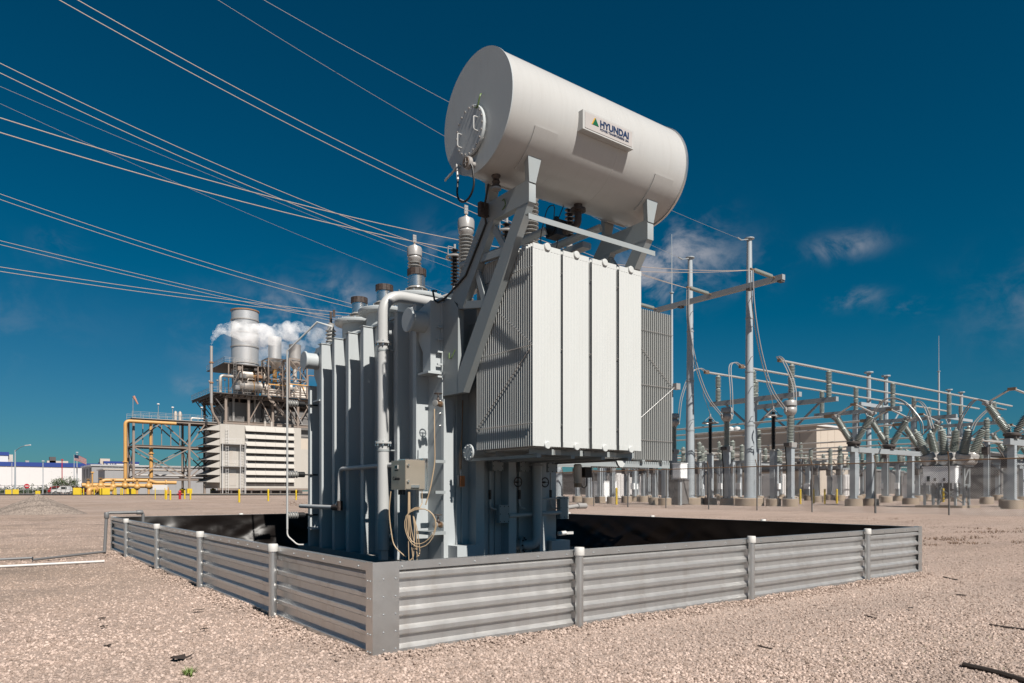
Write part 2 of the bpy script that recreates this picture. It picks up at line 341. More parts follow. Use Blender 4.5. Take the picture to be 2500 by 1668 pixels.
def clone(o, loc, label, rz=0):
    c = copy_tree(o); c.location = loc; c.rotation_euler = (0, 0, rz); c['label'] = label; return c
ORD = ['first', 'second', 'third', 'fourth', 'fifth', 'sixth', 'seventh', 'eighth', 'ninth', 'tenth', 'eleventh', 'twelfth', 'thirteenth', 'fourteenth', 'fifteenth', 'sixteenth', 'seventeenth', 'eighteenth', 'nineteenth', 'twentieth']
def arc(c, a, b, r, a0, a1, n=8):                    # points of an arc about c in the plane of unit vectors a, b
    c, a, b = Vector(c), Vector(a), Vector(b)
    return [c + a * r * math.cos(a0 + (a1 - a0) * i / n) + b * r * math.sin(a0 + (a1 - a0) * i / n) for i in range(n + 1)]
def rounded(pts, r, n=6):                            # a polyline with its corners rounded
    pts = [Vector(p) for p in pts]; o = [pts[0]]
    for i in range(1, len(pts) - 1):
        p, a, b = pts[i], pts[i - 1] - pts[i], pts[i + 1] - pts[i]; q = min(r, a.length * .45, b.length * .45); a = a.normalized() * q; b = b.normalized() * q
        for k in range(n + 1):
            t = k / n; o.append(p + a * (1 - t) ** 2 + b * t * t)
    return o + [pts[-1]]
def sheds(r0, r1, z0, z1, n):                        # profile of a shedded insulator
    p = []; h = (z1 - z0) / n
    for i in range(n):
        z = z0 + i * h; p += [(r0, z), (r0, z + h * .35), (r1, z + h * .5), (r1, z + h * .62), (r0 * 1.05, z + h * .92)]
    return p + [(r0, z1)]
def text_mesh(body, size, name, thick=.002, bold=.012):
    cu = bpy.data.curves.new(name, 'FONT'); cu.body = body; cu.size = size; cu.extrude = thick; cu.offset = size * bold
    o = bpy.data.objects.new(name, cu); COL.objects.link(o); bpy.context.view_layer.update()
    dg = bpy.context.evaluated_depsgraph_get(); me = bpy.data.meshes.new_from_object(o.evaluated_get(dg)); bpy.data.objects.remove(o)
    return me
# ================================================================ ground
WX0, WX1, WY0, WY1 = -2.49, 4.665, -3.83, 5.75         # the containment wall
def ground_z(x, y):
    z = gz(x, y); d = math.hypot(x - CAM[0], y - CAM[1])
    if d < 60:
        z += .030 * (noise.noise((x * .35, y * .35, 2.3))) * min(1, d / 6) + .012 * noise.noise((x * 1.7, y * 1.7, 7.1))
        inx = WX0 < x < WX1; iny = WY0 < y < WY1
        if not (inx and iny):
            ddx = max(WX0 - x, 0, x - WX1); ddy = max(WY0 - y, 0, y - WY1); q = math.hypot(ddx, ddy)
            if q < .9: z = z * min(1, q / .5) + (.028 + .032 * noise.noise((x * 1.3, y * 1.3, 4))) * math.exp(-(q / .22) ** 2)
        else: z = min(z, 0) - .01
    return z
rings = [0.0]; r = .6
while r < 70: rings.append(r); r *= 1.022
while r < 7000: rings.append(r); r *= 1.16
NA = 420; gv = []; gf = []
for r in rings:
    for i in range(NA):
        a = 2 * math.pi * i / NA; x = CAM[0] + r * math.cos(a); y = CAM[1] + r * math.sin(a); gv.append((x, y, ground_z(x, y)))
for k in range(1, len(rings) - 1):
    for i in range(NA): gf.append((k * NA + i, k * NA + (i + 1) % NA, (k + 1) * NA + (i + 1) % NA, (k + 1) * NA + i))
gf.append(tuple(NA + i for i in range(NA)))
me = bpy.data.meshes.new('ground'); me.from_pydata(gv, [], gf); me.materials.append(M['gravel']); me.polygons.foreach_set('use_smooth', [True] * len(me.polygons))
ground = structure(bpy.data.objects.new('ground', me)); COL.objects.link(ground)

def scatter_stones():                                  # loose stones of the gravel near by, too many to count
    pr = []
    for k in range(4):
        rnd = random.Random(k); mb = MB(); mb.sphere((0, 0, 0), 1, 6, 4, (1, .8, .62))
        me = bpy.data.meshes.new('stone'); me.from_pydata([tuple(c * (1 + rnd.uniform(-.22, .22)) for c in p) for p in mb.v], [], mb.f); me.materials.append(M['stone'])
        o = bpy.data.objects.new('stone_shape', me); pr.append(o)
    # carrier points: denser near the camera
    rnd = random.Random(3); pts = []
    def ok(x, y):
        return not (WX0 - .03 < x < WX1 + .03 and WY0 - .03 < y < WY1 + .03)
    while len(pts) < 170000:
        d = 3.2 + 25 * rnd.random() ** 1.75; px = rnd.uniform(-150, 2650); k = (px - 1250) / F
        x = CAM[0] + d * (k * CS + SN); y = CAM[1] + d * (-k * SN + CS)
        if ok(x, y): pts.append((x, y, ground_z(x, y) + .001))
    for i in range(9000):                              # a loose heap along the foot of both walls
        if rnd.random() < .6: x, y = rnd.uniform(WX0, WX1), WY0 - .04 - abs(rnd.gauss(0, .09))
        else: x, y = WX0 - .04 - abs(rnd.gauss(0, .09)), rnd.uniform(WY0, WY1)
        pts.append((x, y, ground_z(x, y) + rnd.uniform(0, .014)))
    me = bpy.data.meshes.new('gravel_stones'); me.from_pydata(pts, [], []); o = stuff(bpy.data.objects.new('gravel_stones', me)); COL.objects.link(o)
    tag(o, 'loose pale gravel stones covering the foreground yard', 'gravel')
    ng = bpy.data.node_groups.new('stones', 'GeometryNodeTree'); ng.interface.new_socket('Geometry', in_out='INPUT', socket_type='NodeSocketGeometry'); ng.interface.new_socket('Geometry', in_out='OUTPUT', socket_type='NodeSocketGeometry')
    gn = ng.nodes; gi = gn.new('NodeGroupInput'); go = gn.new('NodeGroupOutput'); iop = gn.new('GeometryNodeInstanceOnPoints'); jn = gn.new('GeometryNodeJoinGeometry')
    g2i = gn.new('GeometryNodeGeometryToInstance')
    for p in pr:
        oi = gn.new('GeometryNodeObjectInfo'); oi.inputs['Object'].default_value = p; oi.inputs['As Instance'].default_value = True; ng.links.new(oi.outputs['Geometry'], g2i.inputs[0])
    ng.links.new(gi.outputs[0], iop.inputs['Points']); ng.links.new(g2i.outputs[0], iop.inputs['Instance']); iop.inputs['Pick Instance'].default_value = True
    rr = gn.new('FunctionNodeRandomValue'); rr.data_type = 'FLOAT_VECTOR'; rr.inputs[1].default_value = (.7, .7, 6.28); ng.links.new(rr.outputs[0], iop.inputs['Rotation'])
    rs = gn.new('FunctionNodeRandomValue'); rs.data_type = 'FLOAT'; rs.inputs[2].default_value = 0; rs.inputs[3].default_value = 1
    pw = gn.new('ShaderNodeMath'); pw.operation = 'POWER'; pw.inputs[1].default_value = 2.2; ng.links.new(rs.outputs[1], pw.inputs[0]); ma = gn.new('ShaderNodeMath'); ma.operation = 'MULTIPLY_ADD'; ma.inputs[1].default_value = .0115; ma.inputs[2].default_value = .0034; ng.links.new(pw.outputs[0], ma.inputs[0]); ng.links.new(ma.outputs[0], iop.inputs['Scale'])
    ng.links.new(iop.outputs[0], go.inputs[0])
    md = o.modifiers.new('stones', 'NODES'); md.node_group = ng
scatter_stones()

# ================================================================ containment wall and liner
def containment():
    H = .57
    t = thing('containment_wall', 'low corrugated galvanised containment wall round the transformer', 'wall', (WX0, WY0, 0))
    prof = [(-.03, 0)]
    for z in (.045, .158, .271, .384, .497): prof += [(z - .032, 0), (z - .016, .029), (z + .008, .029), (z + .032, 0)]
    prof += [(H - .004, 0)]
    def panel(a, b, side, lap):                        # a sheet from a to b, seen from outside; 'lap' sets every second sheet proud
        mb = MB(); q = .003 * lap; m = len(prof); v = []
        for th in (0, -.002):
            for e in (a, b):
                for z, o in prof:
                    d = o + th + q
                    v.append({'f': (e, WY0 - d, z), 'l': (WX0 - d, e, z), 'b': (e, WY1 + d, z), 'r': (WX1 + d, e, z)}[side])
        f = []
        for k in range(m - 1):
            f.append((k, k + 1, m + k + 1, m + k)); f.append((2 * m + k, 3 * m + k, 3 * m + k + 1, 2 * m + k + 1))
            f.append((k, 2 * m + k, 2 * m + k + 1, k + 1)); f.append((m + k, m + k + 1, 3 * m + k + 1, 3 * m + k))
        f += [(m - 1, 3 * m - 1, 4 * m - 1, 2 * m - 1), (0, m, 3 * m, 2 * m)]
        return mb.add(v, f).build('corrugated_panel', 'corrugated_steel', t)
    for side, a, cuts in (('f', WX0, [-.908, 1.62, 3.82]), ('l', WY0, [-2.05, .16, 2.2, 4.3]), ('b', WX0, [.1, 2.3]), ('r', WY0, [-1.6, .9, 3.3])):
        e = WX1 if side in 'fb' else WY1; pts = [a] + cuts + [e]
        for i in range(len(pts) - 1): panel(pts[i] - (.03 if i else 0), pts[i + 1] + (.03 if i < len(pts) - 2 else 0), side, i % 2)
    def trim(x0, x1, y0, y1): return MB().bx(x0, x1, y0, y1, H - .042, H + .006).build('top_trim', 'galvanised', t)
    trim(WX0 - .028, WX1 + .028, WY0 - .033, WY0 + .012); trim(WX0 - .033, WX0 + .012, WY0 + .012, WY1); trim(WX0 - .028, WX1 + .028, WY1 - .005, WY1 + .03); trim(WX1 - .005, WX1 + .033, WY0 + .012, WY1 - .005)
    sc = MB()
    for i in range(27): x = WX0 + .16 + i * .265; sc.sphere((x, WY0 - .034, H - .022), .006, 6, 4)
    for i in range(34): y = WY0 + .16 + i * .27; sc.sphere((WX0 - .034, y, H - .022), .006, 6, 4)
    sc.build('trim_screws', 'steel_structure', t)
    # the folded corner angles with rivets
    for (cx, cy, sx, sy) in ((WX0, WY0, 1, 1), (WX1, WY0, -1, 1), (WX0, WY1, 1, -1)):
        a = MB(); ox = cx - sx * .036; oy = cy - sy * .036; wd = .175 if cx == WX0 and cy == WY0 else .09; ww = .09
        a.bx(min(ox, ox + sx * wd), max(ox, ox + sx * wd), min(oy, oy + sy * .004), max(oy, oy + sy * .004), -.03, H + .012)
        a.bx(min(ox, ox + sx * .004), max(ox, ox + sx * .004), min(oy + sy * .004, oy + sy * ww), max(oy + sy * .004, oy + sy * ww), -.03, H + .012)
        c = a.build('corner_angle', 'galvanised', t); rv = MB()
        for k in range(5):
            for q in (.07, .15): rv.sphere((ox + sx * q * wd / .175, oy - sy * .001, .06 + k * .105), .005, 6, 4)
            for q in (.03, .065): rv.sphere((ox - sx * .001, oy + sy * q, .05 + k * .105), .005, 6, 4)
        rv.build('rivets', 'steel_structure', c)
    posts = [(x, WY0 - .062) for x in (-.908, 1.193, 3.316)] + [(WX0 - .062, y) for y in (-2.223, -.065, 2.0, 4.15)] + [(x, WY1 + .06) for x in (-.4, 1.7, 3.6)] + [(WX1 + .06, y) for y in (-1.7, .4, 2.5, 4.4)]
    for x, y in posts:
        p = MB().tube((x, y, -.1), (x, y, H - .02), .030, 16).build('post', 'galvanised', t)
        MB().lathe([(.037, H - .03), (.038, H - .026), (.038, H + .022), (.034, H + .028), (.004, H + .029)], (x, y, 0), n=18).build('post_cap', 'white_cap', p)
        st = MB(); 
        for z in (.14, .40): st.tube((x, y, z), (x + (0 if abs(y - WY0) < .1 or abs(y - WY1) < .1 else (.06 if x < 0 else -.06)), y + (.06 if abs(y - WY0) < .1 else (-.06 if abs(y - WY1) < .1 else 0)), z), .006, 6)
        st.build('post_bolt', 'aluminium', p)
    # liner hung over the inner faces and laid on the floor
    def sheet(p, q, nu, nv, top=H + .002, seed=0, slump=.10):
        p, q = Vector((*p, 0)), Vector((*q, 0)); d = q - p; nrm = Vector((-d.y, d.x, 0)).normalized(); v = []; f = []
        for j in range(nv + 1):
            s = j / nv
            for i in range(nu + 1):
                t_ = i / nu; b = p + d * t_; L_ = t_ * d.length
                fold = noise.noise((L_ * 1.3 + s * .9, s * 1.4, seed)) * .075 + noise.noise((L_ * 3.6 - s * 2.2, s * 2.2, seed + 5)) * .045 + abs(noise.noise((L_ * 2.1 + s * 2.5, s, seed + 9))) * .09
                off = .012 + (s ** 1.2) * slump + fold * min(1, s * 2.5) * .8
                z = top * (1 - s) + .012 * s
                v.append(b + nrm * max(.006, off) + Vector((0, 0, z)))
        for j in range(nv):
            for i in range(nu): a = j * (nu + 1) + i; f.append((a, a + 1, a + nu + 2, a + nu + 1))
        return MB().add(v, f)
    ln = thing('containment_liner', 'glossy black plastic liner hung inside the corrugated wall', 'liner', (WX0, WY0, .01))
    sheet((WX1 - .005, WY0), (WX1 - .005, WY1), 150, 14, seed=1, slump=.22).build('liner_sheet', 'black_liner', ln)
    sheet((WX1, WY1 - .005), (WX0, WY1 - .005), 130, 14, seed=2, slump=.16).build('liner_sheet', 'black_liner', ln)
    sheet((WX0 + .014, WY1), (WX0 + .014, WY0), 130, 10, seed=3).build('liner_sheet', 'black_liner', ln)
    sheet((WX0, WY0 + .014), (WX1, WY0 + .014), 110, 10, seed=4).build('liner_sheet', 'black_liner', ln)
    v = []; f = []; nu, nv = 60, 80
    for j in range(nv + 1):
        for i in range(nu + 1):
            x = WX0 + .05 + i / nu * (WX1 - WX0 - 1.9 + .5 * math.sin(j * .21) * 0 + .25 * noise.noise((j * .16, 0, 0))) ; y = WY0 + .05 + j / nv * (WY1 - WY0 - .1)
            v.append((x, y, .018 + .022 * abs(noise.noise((x * 1.6, y * 1.6, 3))) + .008 * noise.noise((x * 5, y * 5, 1))))
    for j in range(nv):
        for i in range(nu): a = j * (nu + 1) + i; f.append((a, a + 1, a + nu + 2, a + nu + 1))
    MB().add(v, f).build('floor_sheet', 'black_liner', ln)
    MB().bx(.0, 2.3, -.55, 4.0, .03, .118).build('pad', 'grey_concrete', None, (1.1, 1.7, .03))
    tag(bpy.data.objects['pad'], 'low concrete pad under the transformer tank', 'pad')
containment()

# ================================================================ the transformer
TX0, TX1, TY0, TY1, TZ0, TZ1 = .17, 2.0, -.28, 3.58, .12, 3.32
def transformer():
    t = thing('power_transformer', 'big pale grey power transformer with a cylindrical oil tank on top', 'transformer', (1.1, 1.6, .12))
    tank = MB().bx(TX0, TX1, TY0, TY1, TZ0, TZ1).build('tank', 'tank_paint', t)
    MB().bx(TX0 - .03, TX1 + .03, TY0 - .02, TY1 + .03, TZ1 + .002, TZ1 + .03).build('tank_cover', 'tank_paint', tank)
    # stiffeners of the left side: U channels that stand proud of the wall
    def stiff_left(y, z1=TZ1 - .005, w=.085, cap=True):
        s = MB().bx(.0, TX0 - .001, y - w, y, TZ0 - .004, z1).build('stiffener', 'tank_paint', tank)
        if cap: MB().bx(-.012, TX0 - .002, y - w - .012, y + .03, z1 + .001, z1 + .012).build('stiffener_cap', 'tank_paint', t)
    for y in (3.1, 2.607, 2.105, 1.612, .62, .135): stiff_left(y + .0)
    stiff_left(3.577, 2.70)
    MB().bx(.06, TX0 - .001, .98, 1.16, TZ0, TZ1 - .03).build('stiffener', 'tank_paint', tank)
    # pulling eyes, gussets, jacking pads
    for y in (3.1, .62):
        g = MB().bx(-.06, TX0, y + .03, y + .35, .40, .43).build('jacking_bracket', 'tank_paint', tank)
        for q in (.10, .22): MB().prism([(0.0, .4305), (.169, .4305), (.169, .75)], 'y', y + q, y + q + .015).build('gusset', 'tank_paint', t)
    MB().lathe([(.06, 0), (.06, .05), (.028, .05), (.026, .01)], (TX0, 2.36, .36), (-1, 0, 0), 18).build('drain_boss', 'tank_paint', tank)
    # trunnions for lifting
    for y, z in ((-.184 + .1, 3.07), (3.26, 3.07)):
        tr = MB().lathe([(.125, 0), (.125, .20), (.145, .2), (.145, .225), (.14, .23), (.02, .231)], (TX0 - .14, y, z), (-1, 0, 0), 32).build('lifting_trunnion', 'tank_paint', t)
        k = 1 if y < 1 else .9
        MB().prism([(y - .16, z + .24), (y + .14, z + .17), (y + .14, z - .20), (y + .02, z - .36), (y + .02, z - .62), (y - .16, z - .62), (y - .16, z - .15)], 'x', TX0 - .14, TX0 - .001).build('trunnion_bracket', 'tank_paint', tr)
        MB().bx(-.02, TX0 - .003, y - .19, y + .06, z - .645, z - .621).build('bracket_foot', 'tank_paint', tr)
    # front (sun side) stiffeners
    for a, b in ((.554, .677), (1.059, 1.178), (1.573, 1.685)):
        MB().bx(a, b, TY0 - .17, TY0 - .001, TZ0 - .004, TZ1 - .25).build('stiffener', 'tank_paint', tank)
    MB().bx(TX0 + .002, TX0 + .14, TY0 - .035, TY0 - .001, TZ0, 2.12).build('corner_plate', 'tank_paint', tank)
    for x in (.36, .44, .86, .95, 1.33): MB().bx(x, x + .012, TY0 - .03, TY0 - .001, TZ0, 2.9).build('weld_rib', 'tank_paint', tank)
    for x0 in (.235, 1.72): MB().bx(x0, x0 + .32, TY0 - .24, TY0 - .036, TZ0, .345).build('jacking_pad', 'tank_paint', tank)
    for y in (.1, 1.1, 2.2): MB().bx(TX1 + .001, TX1 + .16, y, y + .15, TZ0, TZ1 - .1).build('side_stiffener', 'tank_paint', tank)
    # ladder clips and edge bolts of the left corner
    for z in (2.98, 2.83, 2.68, 2.53, 2.38): MB().bx(.10, TX0 - .001, -.30, -.275, z, z + .02).build('ladder_clip', 'tank_paint', tank)
    for z in (2.55, 2.4, 2.25): MB().sphere((TX0 - .012, -.25, z - .45), .016, 8, 5).build('bolt', 'aluminium', tank)
    for z in (1.36, .99): MB().bx(.03, TX0 - .001, -.36, -.33, z - .018, z + .018).build('step_bar', 'frame_paint', t)
    MB().bx(-.05, TX0 - .001, -.37, -.05, .48, .52).build('drip_shelf', 'frame_paint', t)
    # round flanged stub and the big oil pipe of the left side
    p = MB().path(rounded([(-.11, .715, .24), (-.11, .715, 3.575), (.80, .715, 3.575)], .30, 10), .075, 24).build('oil_pipe', 'pipe_paint', t)
    for z in (1.62, 2.92):
        MB().lathe([(.077, 0), (.108, 0), (.108, .022), (.077, .022)], (-.11, .715, z), n=28).build('pipe_flange', 'pipe_paint', p)
        b = MB()
        for k in range(8): a = k * math.pi / 4 + .3; b.tube((-.11 + .094 * math.cos(a), .715 + .094 * math.sin(a), z - .03), (-.11 + .094 * math.cos(a), .715 + .094 * math.sin(a), z + .035), .009, 6)
        b.build('flange_bolts', 'aluminium', p)
        MB().lathe([(.0765, 0), (.080, 0), (.080, .025), (.0765, .025)], (-.11, .715, z - .10), n=24).build('pipe_clamp', 'frame_paint', p); MB().bx(-.05, .10, .61, .65, z - .095, z - .08).build('clamp_lug', 'frame_paint', p)
    MB().lathe([(.0765, 0), (.079, .002), (.079, .014), (.0765, .016)], (-.11, .715, .62), n=24).build('pipe_weld', 'tank_paint', p)
    MB().bx(-.16, -.06, .675, .755, .11, .235).build('pipe_foot', 'tank_paint', p); MB().bx(-.03, .12, .70, .74, .30, .34).build('foot_lug', 'tank_paint', p)
    MB().bx(.80, 1.10, .60, .84, 3.49, 3.655).lathe([(.10, 0), (.10, .02)], (.78, .715, 3.575), (1, 0, 0), 20).build('relay_box', 'frame_paint', t)
    # low voltage turrets and stub bushings in a row along the tank
    for k, y in enumerate((3.06, 2.18, 1.19)):
        x = .66; tu = MB().tube((x, y, TZ1 + .03), (x, y, 3.69), .27, 36).build('turret', 'tank_paint', t)
        MB().lathe([(.26, 0), (.39, .01), (.395, .02), (.395, .055), (.385, .065), (.1, .067)], (x, y, 3.69), n=40).build('turret_flange', 'tank_paint', tu)
        b = MB()
        for q in range(20): a = q * math.pi / 10; b.tube((x + .36 * math.cos(a), y + .36 * math.sin(a), 3.69), (x + .36 * math.cos(a), y + .36 * math.sin(a), 3.785), .011, 6)
        b.build('flange_bolts', 'aluminium', tu)
        MB().lathe([(.15, 0), (.17, .02), (.12, .045), (.165, .06), (.12, .085), (.16, .10), (.115, .13), (.11, .15)], (x, y, 3.768), n=32).build('bushing_foot', 'porcelain_grey', tu)
        MB().tube((x, y, 3.90), (x, y, 4.09), .118, 32).build('bushing_sleeve', 'aluminium', tu)
        co = MB()
        for q in range(14):
            if q == 4: continue
            a0 = q * 2 * math.pi / 14; a1 = a0 + 2 * math.pi / 14 * .93
            pts = []
            for rr_ in (.108, .135): pts += [(x + rr_ * math.cos(a), y + rr_ * math.sin(a)) for a in ((a0, a1) if rr_ < .12 else (a1, a0))]
            co.prism(pts, 'z', 4.06, 4.15)
        co.build('packing_collar', 'dark_collar', tu)
    # high voltage bushings
    for y in (3.12, 1.52, -.06):
        x = 1.72; tu = MB().tube((x, y, TZ1 + .03), (x, y, 3.62), .21, 32).lathe([(.2, 0), (.27, .004), (.27, .05), (.1, .055)], (x, y, 3.62), n=32).build('turret', 'tank_paint', t)
        MB().lathe(sheds(.078, .118, 3.675, 4.96, 24), (x, y, 0), n=28).build('bushing_porcelain', 'porcelain_grey', tu)
        MB().lathe([(.09, 4.955), (.12, 5.0), (.123, 5.02), (.112, 5.035), (.112, 5.05), (.128, 5.06), (.13, 5.18), (.118, 5.21), (.07, 5.235), (.035, 5.24), (.032, 5.265), (.02, 5.27)], (x, y, 0), n=28).build('bushing_head', 'cast_grey', tu)
        MB().tube((x, y, 5.26), (x, y, 5.31), .014, 10).build('terminal_stud', 'bronze', tu)
        pl = MB().bx(x - .032, x + .032, y - .008, y + .008, 5.295, 5.43).build('terminal_palm', 'cast_grey', tu)
        h = MB()
        for i in (-1, 1):
            for j in (0, 1): h.tube((x + i * .014, y - .0095, 5.345 + j * .05), (x + i * .014, y + .0095, 5.345 + j * .05), .006, 8)
        h.build('palm_holes', 'black_mark', pl)
    # surge arresters on an outrigger at the far side
    MB().bx(2.34, 2.50, -.45, 3.35, 4.38, 4.46).build('arrester_beam', 'frame_paint', t)
    for y in (-.2, 1.0, 3.1): MB().bar((2.02, y, 3.25), (2.42, y, 4.36), .08, .08).build('beam_strut', 'frame_paint', t)
    for y in (2.93, 1.40, -.10):
        x = 2.42; a = MB().lathe(sheds(.038, .075, 4.62, 5.28, 11), (x, y, 0), n=18).build('surge_arrester', 'black_polymer', t)
        MB().path([(x + .14 * math.cos(q * math.pi / 12), y + .14 * math.sin(q * math.pi / 12), 5.13) for q in range(24)], .022, 8, True).build('grading_ring', 'cast_grey', a)
        MB().bar((x - .14, y, 5.13), (x - .14, y, 5.30), .012, .012).bar((x - .14, y, 5.30), (x, y, 5.30), .012, .012).tube((x, y, 5.27), (x, y, 5.36), .022, 10).build('arrester_cap', 'cast_grey', a)
        MB().lathe([(.06, 4.46), (.06, 4.5), (.03, 4.52), (.05, 4.55), (.05, 4.6), (.04, 4.62)], (x, y, 0), n=14).build('arrester_base', 'cast_grey', a)
    MB().tube((.95, 1.35, 3.78), (2.4, 2.5, 4.5), .018, 10).build('brace_rod', 'cast_grey', t)
    MB().path(rounded([(1.3, .45, 3.55), (1.3, .45, 4.0), (1.85, -1.3, 4.28)], .2), .05, 14).build('oil_line', 'tank_paint', t)
    # small neutral bushing by the grounding pipe
    x, y = .30, 3.36
    nb = MB().lathe([(.17, 0), (.17, .03), (.10, .032), (.10, .06)], (x, y, 3.35), n=24).build('neutral_bushing', 'tank_paint', t)
    MB().lathe(sheds(.06, .085, 3.41, 3.64, 4) + [(.05, 3.66), (.05, 3.74), (.03, 3.75)], (x, y, 0), n=20).build('porcelain', 'porcelain_grey', nb)
    MB().bx(x - .02, x + .02, y - .006, y + .006, 3.74, 3.93).build('terminal', 'dark_collar', nb); MB().bx(x - .02, x + .02, y - .13, y - .118, 3.82, 3.94).build('terminal', 'dark_collar', nb)
    # grounding pipe on stand-off insulators
    gp = MB().path([(-.40, 3.42, .40), (-.40, 3.42, 3.22), (-.10, 2.95, 3.63)] + [(.14, 2.96, 3.60), (.2, 3.2, 3.58)], .016, 10).build('ground_pipe', 'pipe_paint', t)
    MB().path(rounded([(-.40, 3.42, .42), (-.40, 3.42, .30), (-.28, 3.30, .16), (-.2, 3.25, .16)], .1), .012, 8).build('pipe_tail', 'pvc_white', gp)
    for z in (2.40, 1.27, .62):
        so = MB().lathe([(.03, 0)] + sheds(.035, .058, .0, .17, 4), (-.385, 3.44, z), (1, .1, 0), 16).build('standoff_insulator', 'porcelain_grey', t)
        MB().tube((-.21, 3.455, z), (-.11, 3.465, z), .045, 14).tube((-.11, 3.465, z), (.12, 3.47, z), .012, 8).build('insulator_cap', 'black_rubber', so)
    MB().path(rounded([(-.06, 3.75, .76), (-.06, 2.33, .76), (-.06, 2.21, .84), (-.06, 2.18, 1.33), (-.06, .84, 1.34), (-.06, .30, 1.34)], .12), .033, 14).build('conduit', 'pipe_paint', t)
    MB().tube((-.06, 2.42, .76), (-.06, 2.20, .77), .046, 14).tube((-.06, 2.19, .72), (-.06, 2.19, .86), .042, 12).build('conduit_elbow', 'dark_collar', t)
    # control box
    box = MB().bx(-.33, -.065, -.27, .075, 1.02, 1.37).build('control_box', 'stainless', t)
    MB().bx(-.325, -.07, -.278, -.2705, 1.03, 1.36).build('box_door', 'stainless', box)
    MB().bx(-.338, -.3305, -.10, -.02, 1.27, 1.315).build('display_bezel', 'white_cap', box); MB().bx(-.3405, -.3385, -.09, -.03, 1.278, 1.308).build('display', 'glass_dark', box)
    MB().bx(-.3355, -.331, -.10, -.02, 1.245, 1.26).build('box_label', 'black_mark', box)
    tm = text_mesh('Calisto', .062, 'box_lettering'); tm.materials.append(M['black_mark']); o = bpy.data.objects.new('box_lettering', tm); COL.objects.link(o); o.parent = box
    o.matrix_local = Matrix.Translation(Vector((-.3315, .035, 1.135)) - Vector(LOC[box.name])) @ Matrix(((0, 0, -1, 0), (-1, 0, 0, 0), (0, 1, 0, 0), (0, 0, 0, 1)))
    MB().bx(-.26, -.15, -.292, -.2785, 1.045, 1.075).tube((-.30, -.285, 1.12), (-.30, -.30, 1.12), .014, 8).tube((-.30, -.285, 1.31), (-.30, -.30, 1.31), .014, 8).build('box_latch', 'aluminium', box)
    MB().bx(-.30, -.09, -.22, -.05, 1.3705, 1.385).bx(-.05, .02, -.2, -.1, 1.0, 1.40).build('box_bracket', 'aluminium', box)
    gl = MB()
    for y in (-.2, -.1, 0, .05): gl.tube((-.28 + .3 * (y + .1), y, .96), (-.28 + .3 * (y + .1), y, 1.019), .016, 8)
    gl.build('cable_gland', 'black_rubber', box)
    # hoses
    ctr = Vector((-.18, -.36, .60)); loop = []
    for k in range(44):
        a = 2 * math.pi * k / 20 + 1.6; rr_ = .18 + .013 * (k // 20) + .01 * math.sin(k * .9); loop.append(ctr + Vector((.7 * rr_ * math.cos(a), -.7 * rr_ * math.cos(a), 1.18 * rr_ * math.sin(a) - .02 * (k // 20))))
    MB().path(rounded([(-.12, -.30, 1.0), (-.12, -.30, .86)], .1) + loop, .0055, 8).build('hose_coil', 'hose_tan', t)
    MB().path(rounded([(-.01, -.40, 1.98), (-.02, -.42, 1.6), (.0, -.40, 1.35), (-.05, -.37, 1.02), (-.09, -.33, .84)], .12, 8), .0075, 8).build('hose', 'hose_tan', t)
    for k, (dx, zb) in enumerate(((0, .17), (.05, .12), (.09, .22))):
        MB().path(rounded([(-.27 + dx * .2, -.24, 1.0), (-.28 + dx * .3, -.25, .6), (-.27 + dx, -.25 - dx * .6, zb), (-.22 + dx, -.27, zb + .05), (-.20 + dx * .4, -.27, .55), (-.22, -.25, .75)], .14, 8), .0055, 8).build('hose', 'hose_tan', t)
    MB().path(rounded([(-.36, .03, 1.0), (-.37, .06, .78), (-.36, .05, .6), (-.34, .0, .34), (-.26, -.15, .22)], .12, 8), .007, 8).build('hose', 'hose_tan', t)
    # sampling valves
    for z in (2.05, .60):
        v = MB().lathe([(.035, -.045), (.035, -.032), (.018, -.028), (.026, 0), (.018, .028), (.035, .032), (.035, .045)], (.06, -.37, z), (1, .3, 0), 16).build('valve', 'bronze', t)
        MB().lathe([(.02, .015), (.024, .045), (.013, .06), (.008, .10), (.007, .125)], (.06, -.37, z), n=12).path([(.06 + .045 * math.cos(q * math.pi / 8), -.37 + .045 * math.sin(q * math.pi / 8), z + .12) for q in range(16)], .006, 6, True).bar((.015, -.37, z + .12), (.105, -.37, z + .12), .008, .006).build('valve_wheel', 'dark_collar', v)
        MB().lathe([(.028, 0), (.04, .002), (.04, .014), (.026, .016)], (.002, -.388, z), (1, .3, 0), 16).build('valve_flange', 'porcelain_grey', v); MB().lathe([(.028, 0), (.04, .002), (.04, .014), (.026, .016)], (.104, -.357, z), (1, .3, 0), 16).build('valve_flange', 'porcelain_grey', v)
    # temperature bulb head hanging on its capillary
    hd = MB().bx(.365, .42, -.405, -.37, 1.06, 1.19).build('gauge_head', 'orange_paint', t)
    MB().bx(.35, .435, -.37, -.345, 1.05, 1.20).tube((.39, -.37, 1.20), (.39, -.36, 1.27), .018, 8).build('gauge_body', 'cast_grey', hd)
    MB().path(rounded([(.39, -.36, 1.27), (.405, -.36, 1.6), (.42, -.36, 2.12)], .2), .008, 6).path(rounded([(.38, -.365, 1.2), (.36, -.37, 1.4), (.41, -.36, 1.75)], .2), .004, 6).build('capillary', 'bronze', hd)
    # blank flange and boxes of the front side
    fl = MB().lathe([(.092, 0), (.098, .003), (.098, .025), (.02, .026)], (.262, -.745, 1.455), (-1, 0, 0), 28).build('blank_flange', 'tank_paint', t)
    b = MB()
    for q in range(8): a = q * math.pi / 4; b.sphere((.235, -.745 + .08 * math.cos(a), 1.455 + .08 * math.sin(a)), .010, 6, 4)
